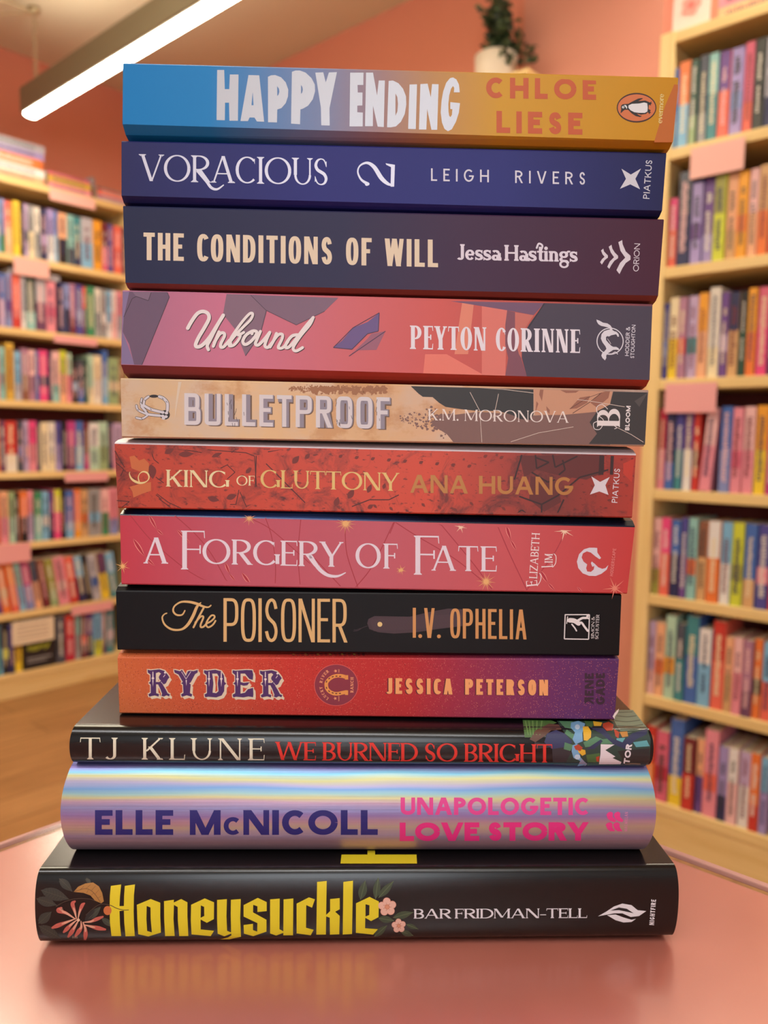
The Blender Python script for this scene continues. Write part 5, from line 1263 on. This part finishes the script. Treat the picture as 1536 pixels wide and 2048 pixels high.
fill([
 (2, 440, [P(282, 338, 'indigo', 'periwinkle', .19), P(342, 406, 'cream', 'yellow'), P(409, 466, 'mauve', 'red'), P(470, 536, 'lilac', 'teal'), P(540, 606, 'peach', 'amber'), P(610, 686, 'ivory', 'cream', .21), P(689, 744, 'purple', 'lilac'), P(747, 818, 'tan', 'navy'), P(822, 872, 'forest', 'black'), P(875, 938, 'amber', 'orange'), P(942, 1022, 'fuchsia', 'rose'), P(1026, 1080, 'navy')]),
 (3, 1220, [P(248, 320, 'crimson', 'pink'), P(323, 386, 'navy', 'blue'), P(389, 442, 'indigo', 'teal'), P(445, 506, 'purple', 'white'), P(509, 556, 'red', 'maroon'), P(560, 640, 'pink', 'blush', .205, math.radians(4)), P(692, 770, 'blue', 'periwinkle', .205), P(774, 846, 'pink', 'rose', .205), P(849, 926, 'blush', 'pink', .205), P(930, 1012, 'amber', 'yellow', .205), P(1016, 1080, 'magenta')]),
], 'R', (1236, 560, 3.4133))
fill([
 (4, 180, [P(222, 282, 'blush', 'olive'), P(286, 350, 'coral', 'fuchsia'), P(353, 418, 'navy', 'blue'), P(421, 466, 'purple', 'indigo'), P(469, 532, 'aqua', 'orange'), P(535, 600, 'tan', 'brown'), P(604, 690, 'orange', 'white'), P(694, 766, 'sky', 'white'), P(769, 850, 'lime', 'olive'), P(854, 938, 'blue', 'tan'), P(942, 1026, 'indigo', 'pink'), P(1030, 1090, 'red')]),
 (5, 830, [P(182, 244, 'lilac', 'blush', .19), P(247, 310, 'peach', 'orange', .19), P(313, 384, 'mint', 'amber', .215), P(388, 448, 'teal', 'slate', .195), P(452, 540, 'blue', 'teal', .22), P(543, 630, 'sky', 'white', .195), P(634, 722, 'coral', 'red', .22), P(726, 784, 'peach', 'tan', .19), P(787, 850, 'pink', 'blush', .19), P(853, 918, 'mauve', 'plum', .19), P(921, 980, 'orange', 'black', .19), P(983, 1060, 'sky', 'coral', .19)]),
 (6, 1600, [P(180, 246, 'red', 'orange', .19), P(250, 334, 'rose', 'crimson', .19), P(338, 432, 'blue', 'yellow', .222), P(436, 520, 'maroon', 'red', .19), P(524, 578, 'peach', 'purple', .19), P(581, 676, 'pink', 'coral', .22), P(680, 744, 'lavender', 'navy', .19), P(747, 818, 'blush', 'white', .19), P(822, 898, 'white', 'lilac', .19), P(901, 968, 'orange', 'red', .19), P(971, 1030, 'lavender', 'sky', .19)]),
], 'R', (1236, 1100, 3.4133))

# books lying flat: on top of the cases and on a row of books
def flat_book(org, rz, L, th, d, c, label, group):
    r = empty('flat_book', org, rz, label, 'book', group)
    m = M_COV[c]; k = MB()
    for a, b_ in (((0, 0, 0), (L, .0015, th)), ((0, .0015, 0), (L, d, .0015)), ((0, .0015, th - .0015), (L, d, th))): k.box(a, b_, m)
    k.build('cover', r)
    k = MB(); k.box((.002, .0017, .0017), (L - .002, d - .003, th - .0017), M_PAGE); k.build('page_block', r)
    dark = sum(RGB[c]) > 430; lm = M_COV['slate' if dark else 'ivory']
    k = MB(); x = L * .12
    while x < L * .85:
        q = random.uniform(.004, .009); k.box((x, -.0005, th * .3), (x + q * .6, -.0001, th * random.uniform(.55, .72)), lm); x += q
    k.build('spine_lettering', r)
    return r
ZT = BL[0] + .0284
xa, xb = on_y(-50, 320, FL).x, on_y(97, 320, FL).x
z = ZT
for n_, (c, th, dx) in enumerate((('peach', .026, 0), ('white', .030, .004), ('orange', .036, -.006), ('lavender', .026, .002), ('silver', .028, .006))):
    pos = ('lowest', 'second from the bottom', 'third from the bottom', 'second from the top', 'topmost')[n_]
    flat_book((xa + dx, FL + .02, z), 0, xb - xa - .01, th, .15, c, f'{nm(c)} book lying flat, {pos} in the tall pile on the bookcase', 'pile of books lying on the bookcase'); z += th + .0004
xa, xb = on_y(101, 350, FL).x, on_y(186, 350, FL).x
z = ZT
for c, th, lab in (('pink', .024, 'pink book lying flat under a yellow one on the bookcase'), ('mustard', .026, 'yellow book lying flat between two pink ones on the bookcase'), ('rose', .012, 'thin rose book on the yellow book atop the bookcase')):
    flat_book((xa, FL + .02, z), 0, xb - xa, th, .15, c, lab, 'low pile of books lying on the bookcase'); z += th + .0004
xa, xb = on_y(200, 390, FL).x, on_y(246, 390, FL).x
z = ZT
for c, th, lab in (('mauve', .022, 'mauve book lying flat at the end of the bookcase top'), ('coral', .022, 'coral book lying flat on the mauve one atop the bookcase'), ('slate', .008, 'thin dark book lying on the coral one atop the bookcase')):
    flat_book((xa, FL + .02, z), 0, XL1 - xa - .01, th, .15, c, lab, 'end pile of books lying on the bookcase'); z += th + .0004
x0 = on_y(188, 380, FL).x
shelf_book((x0, FL + .03, ZT), 0, .02, .085, .07, 'grey', 'brown', (0, .5), 'small grey brown book standing between two piles on the bookcase', None)
xa, xb = on_y(24, 556, FL).x, on_y(126, 556, FL).x
flat_book((xa, FL + .03, BL[2] + .0264 + .2058), 0, xb - xa, .021, .12, 'silver', 'silvery grey book lying across the tops of upright books', None)
ya, yb = on_x(1428, 10, FR).y, on_x(1560, 0, FR).y
flat_book((FR + .03, ya, BR[0] + .0284), -math.pi / 2, ya - yb, .03, .13, 'peach', 'peach book lying flat beside the arched sign', 'books lying by the arched sign')
flat_book((FR + .03, ya + .0, BR[0] + .0590), -math.pi / 2, ya - yb, .028, .13, 'pink', 'pink book on the peach one beside the arched sign', 'books lying by the arched sign')
flat_book((FR + .03, ya - .05, BR[0] + .0875), -math.pi / 2, ya - yb - .05, .03, .13, 'orange', 'orange book on the pink one beside the arched sign', 'books lying by the arched sign')
# black book facing out on the lowest shelf
p0, p1 = on_y(184 / 3.9385, 1340, FL + .02), on_y(440 / 3.9385, 1330, FL + .02)
r = empty('face_out_book', (p0.x, FL + .012, BLT + .0006), 0, 'black book with yellow green script facing out on the lowest shelf', 'book')
W_ = p1.x - p0.x - .002
k = MB(); k.box((0, 0, 0), (W_, .0015, .205), M_COV['black']); k.box((0, .0265, 0), (W_, .028, .205), M_COV['black']); k.box((0, .0015, 0), (.0015, .0265, .205), M_COV['black']); k.build('cover', r)
k = MB(); k.box((.002, .0017, .001), (W_ - .002, .0263, .203), M_PAGE); k.build('page_block', r)
k = MB(); random.seed(9)
for row in range(3):
    x = W_ * .1
    while x < W_ * .72:
        q = random.uniform(.006, .012); zz = .15 - row * .036 + random.uniform(-.004, .004)
        k.box((x, -.0006, zz), (x + q * .45, -.0001, zz + random.uniform(.016, .03)), M_COV['lime'], Matrix.Rotation(.4, 3, 'Y'), (x, 0, zz)); x += q
k.box((W_ * .1, -.0006, .04), (W_ * .86, -.0001, .046), M_COV['grey']); k.box((W_ * .1, -.0006, .028), (W_ * .7, -.0001, .033), M_COV['grey'])
k.build('cover_lettering', r)

# label cards hung on the shelf edges
M_CARD = mat((228, 160, 160), .6); M_CARD2 = mat((234, 178, 168), .6); M_WCARD = mat((226, 208, 180), .7); M_SLEEVE = mat((214, 190, 176), .3)
def card(side, x0, x1, yt, yb, m, label, lines=None, tilt=0.0):
    F_ = (FL if side == 'L' else FR) - .0035
    if side == 'L':
        a, b_ = on_y(x0, yt, F_), on_y(x0, yb, F_); w = on_y(x1, yt, F_).x - a.x; r = empty('label_card', (a.x, F_, b_.z), 0, label, 'label', 'pink shelf label cards' if m is not M_WCARD else None)
    else:
        a, b_ = on_x(x0, yt, F_), on_x(x0, yb, F_); w = a.y - on_x(x1, yt, F_).y; r = empty('label_card', (F_, a.y, b_.z), -math.pi / 2, label, 'label', 'pink shelf label cards')
    h = a.z - b_.z
    k = MB(); k.box((0, 0, 0), (w, .0016, h), m); o = k.build('card', r, bevel=.0004)
    k = MB(); k.box((.004, .0018, h - .012), (w - .004, .0034, h - .002), M_SLEEVE); k.build('mount', r)
    if tilt: r.rotation_euler.y = tilt
    if lines:
        k = MB(); random.seed(4)
        for q in range(lines):
            x = w * .12; zz = h * (.85 - .7 * (q + .5) / lines)
            while x < w * .85:
                s_ = random.uniform(.003, .007); k.box((x, -.0004, zz), (x + s_ * .6, -.0001, zz + .004), M_COV['brown']); x += s_
        k.build('handwriting', r)
card('L', 99, 190, 376, 398, M_CARD2, 'pink label card on the top board of the left bookcase')
card('L', 27, 98, 512, 547, M_CARD2, 'pink label card above the silvery grey book lying on others')
card('L', 108, 194, 669, 684, M_CARD, 'pink label card below the green book, left bookcase')
card('L', 130, 216, 946, 964, M_CARD, 'pink label card below the magenta and blue books, left bookcase')
card('L', -6, 61, 1090, 1129, M_CARD, 'large pink label card below the sage green book, left bookcase')
card('L', 143, 225, 1214, 1232, M_CARD, 'pink label card above the crimson book, left bookcase')
card('L', 24, 108, 1246, 1293, M_WCARD, 'cream handwritten card hanging over the black face-out book', 4)
card('R', 1382, 1489, 298, 359, M_CARD2, 'large pink label card above the purple books, right bookcase')
card('R', 1331, 1434, 768, 826, M_CARD, 'large pink label card under the cream and mauve books, right bookcase')

# arched sign standing on the case
a, b_ = on_x(1344, 70, FR + .03), on_x(1418, 45, FR + .03)
w = a.y - b_.y; zb_ = BR[0] + .0284
r = empty('arched_sign', (FR + .03, a.y, zb_), -math.pi / 2, 'white arched sign with a pink flower standing on the bookcase', 'sign')
hh = .118; prof = [(0, 0), (0, hh - w * .42)] + [(w / 2 - w / 2 * math.cos(math.pi * q / 14), hh - w * .42 + w * .42 * math.sin(math.pi * q / 14)) for q in range(1, 14)] + [(w, hh - w * .42), (w, 0)]
k = MB(); mw = mat((236, 206, 196), .5); n_ = len(prof)
k.face([(x, 0, z_) for x, z_ in prof], mw); k.face([(x, .006, z_) for x, z_ in prof[::-1]], mw)
for q in range(n_): c_, d_ = prof[q], prof[(q + 1) % n_]; k.face([(c_[0], 0, c_[1]), (d_[0], 0, d_[1]), (d_[0], .006, d_[1]), (c_[0], .006, c_[1])], mw)
k.build('panel', r)
k = MB(); mp = mat((228, 150, 140), .5)
for q in range(5):
    a_ = q * 2 * math.pi / 5; k.face([(w * .5 + .014 * math.cos(a_) + x, -.0008 - q * .0001, hh * .52 + .014 * math.sin(a_) + y) for x, y in disc(0, 0, .011)], mp)
k.face([(w * .5 + x, -.0016, hh * .52 + y) for x, y in disc(0, 0, .008)], mat((216, 110, 104), .5))
k.build('flower', r)

# ------------------------------------------------------------------ trailing plant on its wall shelf
p = on_x(992, 130, 2.03)
M_LEAF = [mat(c, .45) for c in ((46, 66, 40), (62, 84, 50), (36, 52, 36), (84, 98, 62))]
SX = XW - .0
k = MB(); k.box((1.93, 1.23, 2.060), (XW - .0005, 1.50, 2.078), M_PINE)
ws = k.build('wall_shelf', bevel=.002); tag(ws, 'small pine wall shelf carrying the potted plant', 'shelf')
k = MB()
for y in (1.27, 1.46): k.box((1.96, y - .008, 2.03), (XW - .051 if y < 1.37 else XW - .0005, y + .008, 2.0598), M_PINE)
k.build('bracket', ws)
r = empty('potted_plant', (2.03, p.y, 2.0786), 0, 'dark green trailing plant in a white pot against the wall', 'plant')
k = MB(); k.lathe([(.0, .001), (.042, .001), (.05, .01), (.062, .06), (.064, .112), (.058, .112), (.056, .1), (0, .1)], mat((226, 214, 196), .45), 28); k.build('pot', r, smooth=True)
k = MB(); k.lathe([(0, .101), (.0555, .1015)], mat((60, 42, 30), .9), 20); k.build('soil', r)
random.seed(8)
for s_ in range(16):
    k = MB(); a = random.uniform(0, 2 * math.pi); out = random.uniform(.03, .13)
    tip = Vector((math.cos(a) * out * .55, -abs(math.sin(a)) * out * 1.25 + .035, random.uniform(.1, .23) if out < .1 else random.uniform(.06, .19)))
    st = [Vector((0, 0, .1)), Vector((tip.x * .4, tip.y * .4, max(.13, tip.z + .03))), tip]
    q = cat_rom([tuple(v) for v in st], 6); k.tube(q, .0012, M_LEAF[2], 5)
    for z_ in q[2:]:
        for _ in range(4):
            c_ = Vector(z_) + Vector((random.gauss(0, .012), random.gauss(0, .012), random.gauss(0, .010)))
            d_ = Vector((random.gauss(0, 1), random.gauss(0, 1), random.gauss(.2, .7))).normalized(); L_ = random.uniform(.018, .032)
            s2 = d_.cross(Vector((random.gauss(0, 1), random.gauss(0, 1), random.gauss(0, 1)))).normalized() * L_ * .3; up_ = d_.cross(s2).normalized() * L_ * .12
            m_ = random.choice(M_LEAF)
            k.face([c_, c_ + d_ * L_ * .45 + s2, c_ + d_ * L_, c_ + d_ * L_ * .45 + up_], m_); k.face([c_, c_ + d_ * L_ * .45 + up_, c_ + d_ * L_, c_ + d_ * L_ * .45 - s2], m_)
    k.build('stem', r)

# ------------------------------------------------------------------ hanging fluorescent batten
BX, BY1, BZ = 1.335, 2.99, 2.205
r = empty('hanging_batten_lamp', (BX, BY1, BZ), 0, 'long grey fluorescent batten hanging on a chain under the ceiling', 'lamp')
LB = 2.05
k = MB(); mh = mat((132, 122, 100), .5)
k.box((-.036, -LB, .010), (.036, 0, .098), mh); k.build('housing', r, bevel=.006)
k = MB(); me_ = bpy.data.materials.new('lamp_diffuser'); me_.use_nodes = True
bs = me_.node_tree.nodes['Principled BSDF']; bs.inputs['Base Color'].default_value = (.9, .9, .85, 1); bs.inputs['Emission Color'].default_value = (1.0, .88, .68, 1); bs.inputs['Emission Strength'].default_value = TUBE_POWER
sec = [(.025 * math.cos(math.pi * q / 10), .0098 - .011 * math.sin(math.pi * q / 10)) for q in range(11)]
for q in range(10): k.face([(sec[q][0], -LB + .012, sec[q][1]), (sec[q + 1][0], -LB + .012, sec[q + 1][1]), (sec[q + 1][0], -.012, sec[q + 1][1]), (sec[q][0], -.012, sec[q][1])], me_)
k.face([(x, -.012, z_) for x, z_ in sec], me_); k.face([(x, -LB + .012, z_) for x, z_ in sec[::-1]], me_)
k.build('diffuser', r)
m2 = me_.copy(); m2.name = 'added_uplight_glow'; m2.node_tree.nodes['Principled BSDF'].inputs['Emission Strength'].default_value = UPPER_POWER
k = MB(); k.box((-.024, -LB + .05, .0982), (.024, -.16, .1), m2); k.build('added_uplight_strip', r)  # glowing strip added on top of the housing to brighten the ceiling
for y0, y1 in ((-.012, 0), (-LB, -LB + .012)):
    k = MB(); sec2 = [(x * 1.08, z_ - .001) for x, z_ in sec]
    k.face([(x, y0, z_) for x, z_ in sec2[::-1]], mh); k.face([(x, y1, z_) for x, z_ in sec2], mh)
    for q in range(10): k.face([(sec2[q][0], y0, sec2[q][1]), (sec2[q][0], y1, sec2[q][1]), (sec2[q + 1][0], y1, sec2[q + 1][1]), (sec2[q + 1][0], y0, sec2[q + 1][1])], mh)
    k.build('end_cap', r)
mc = mat((176, 160, 128), .4, .5)
for y in (-.06, -LB + .06):
    k = MB(); z_ = .098; q = 0
    while z_ < ZC - BZ - .016:
        pts = [(.006 * math.cos(a * math.pi / 4) if q % 2 == 0 else 0, y + (.006 * math.cos(a * math.pi / 4) if q % 2 else 0), z_ + .013 + .016 * math.sin(a * math.pi / 4)) for a in range(9)]
        k.tube(pts, .0018, mc, 5); z_ += .024; q += 1
    k.build('chain', r)
    k = MB(); k.lathe([(0, ZC - BZ - .0005), (.022, ZC - BZ - .0005), (.02, ZC - BZ - .018), (0, ZC - BZ - .02)], mc, 14, (0, y, 0)); k.build('ceiling_hook', r, smooth=True)
k = MB(); k.tube(cat_rom([(0, -.06, ZC - BZ - .02), (-.09, -.05, ZC - BZ - .012), (-.2, -.03, ZC - BZ - .03), (-.34, .0, ZC - BZ - .008)], 6), .0045, mc, 6)
k.tube(cat_rom([(0, -.06, ZC - BZ - .02), (-.12, -.1, ZC - BZ - .08), (-.26, -.16, ZC - BZ - .17), (-.4, -.2, ZC - BZ - .2)], 6), .0035, mc, 6)
k.build('power_cord', r)
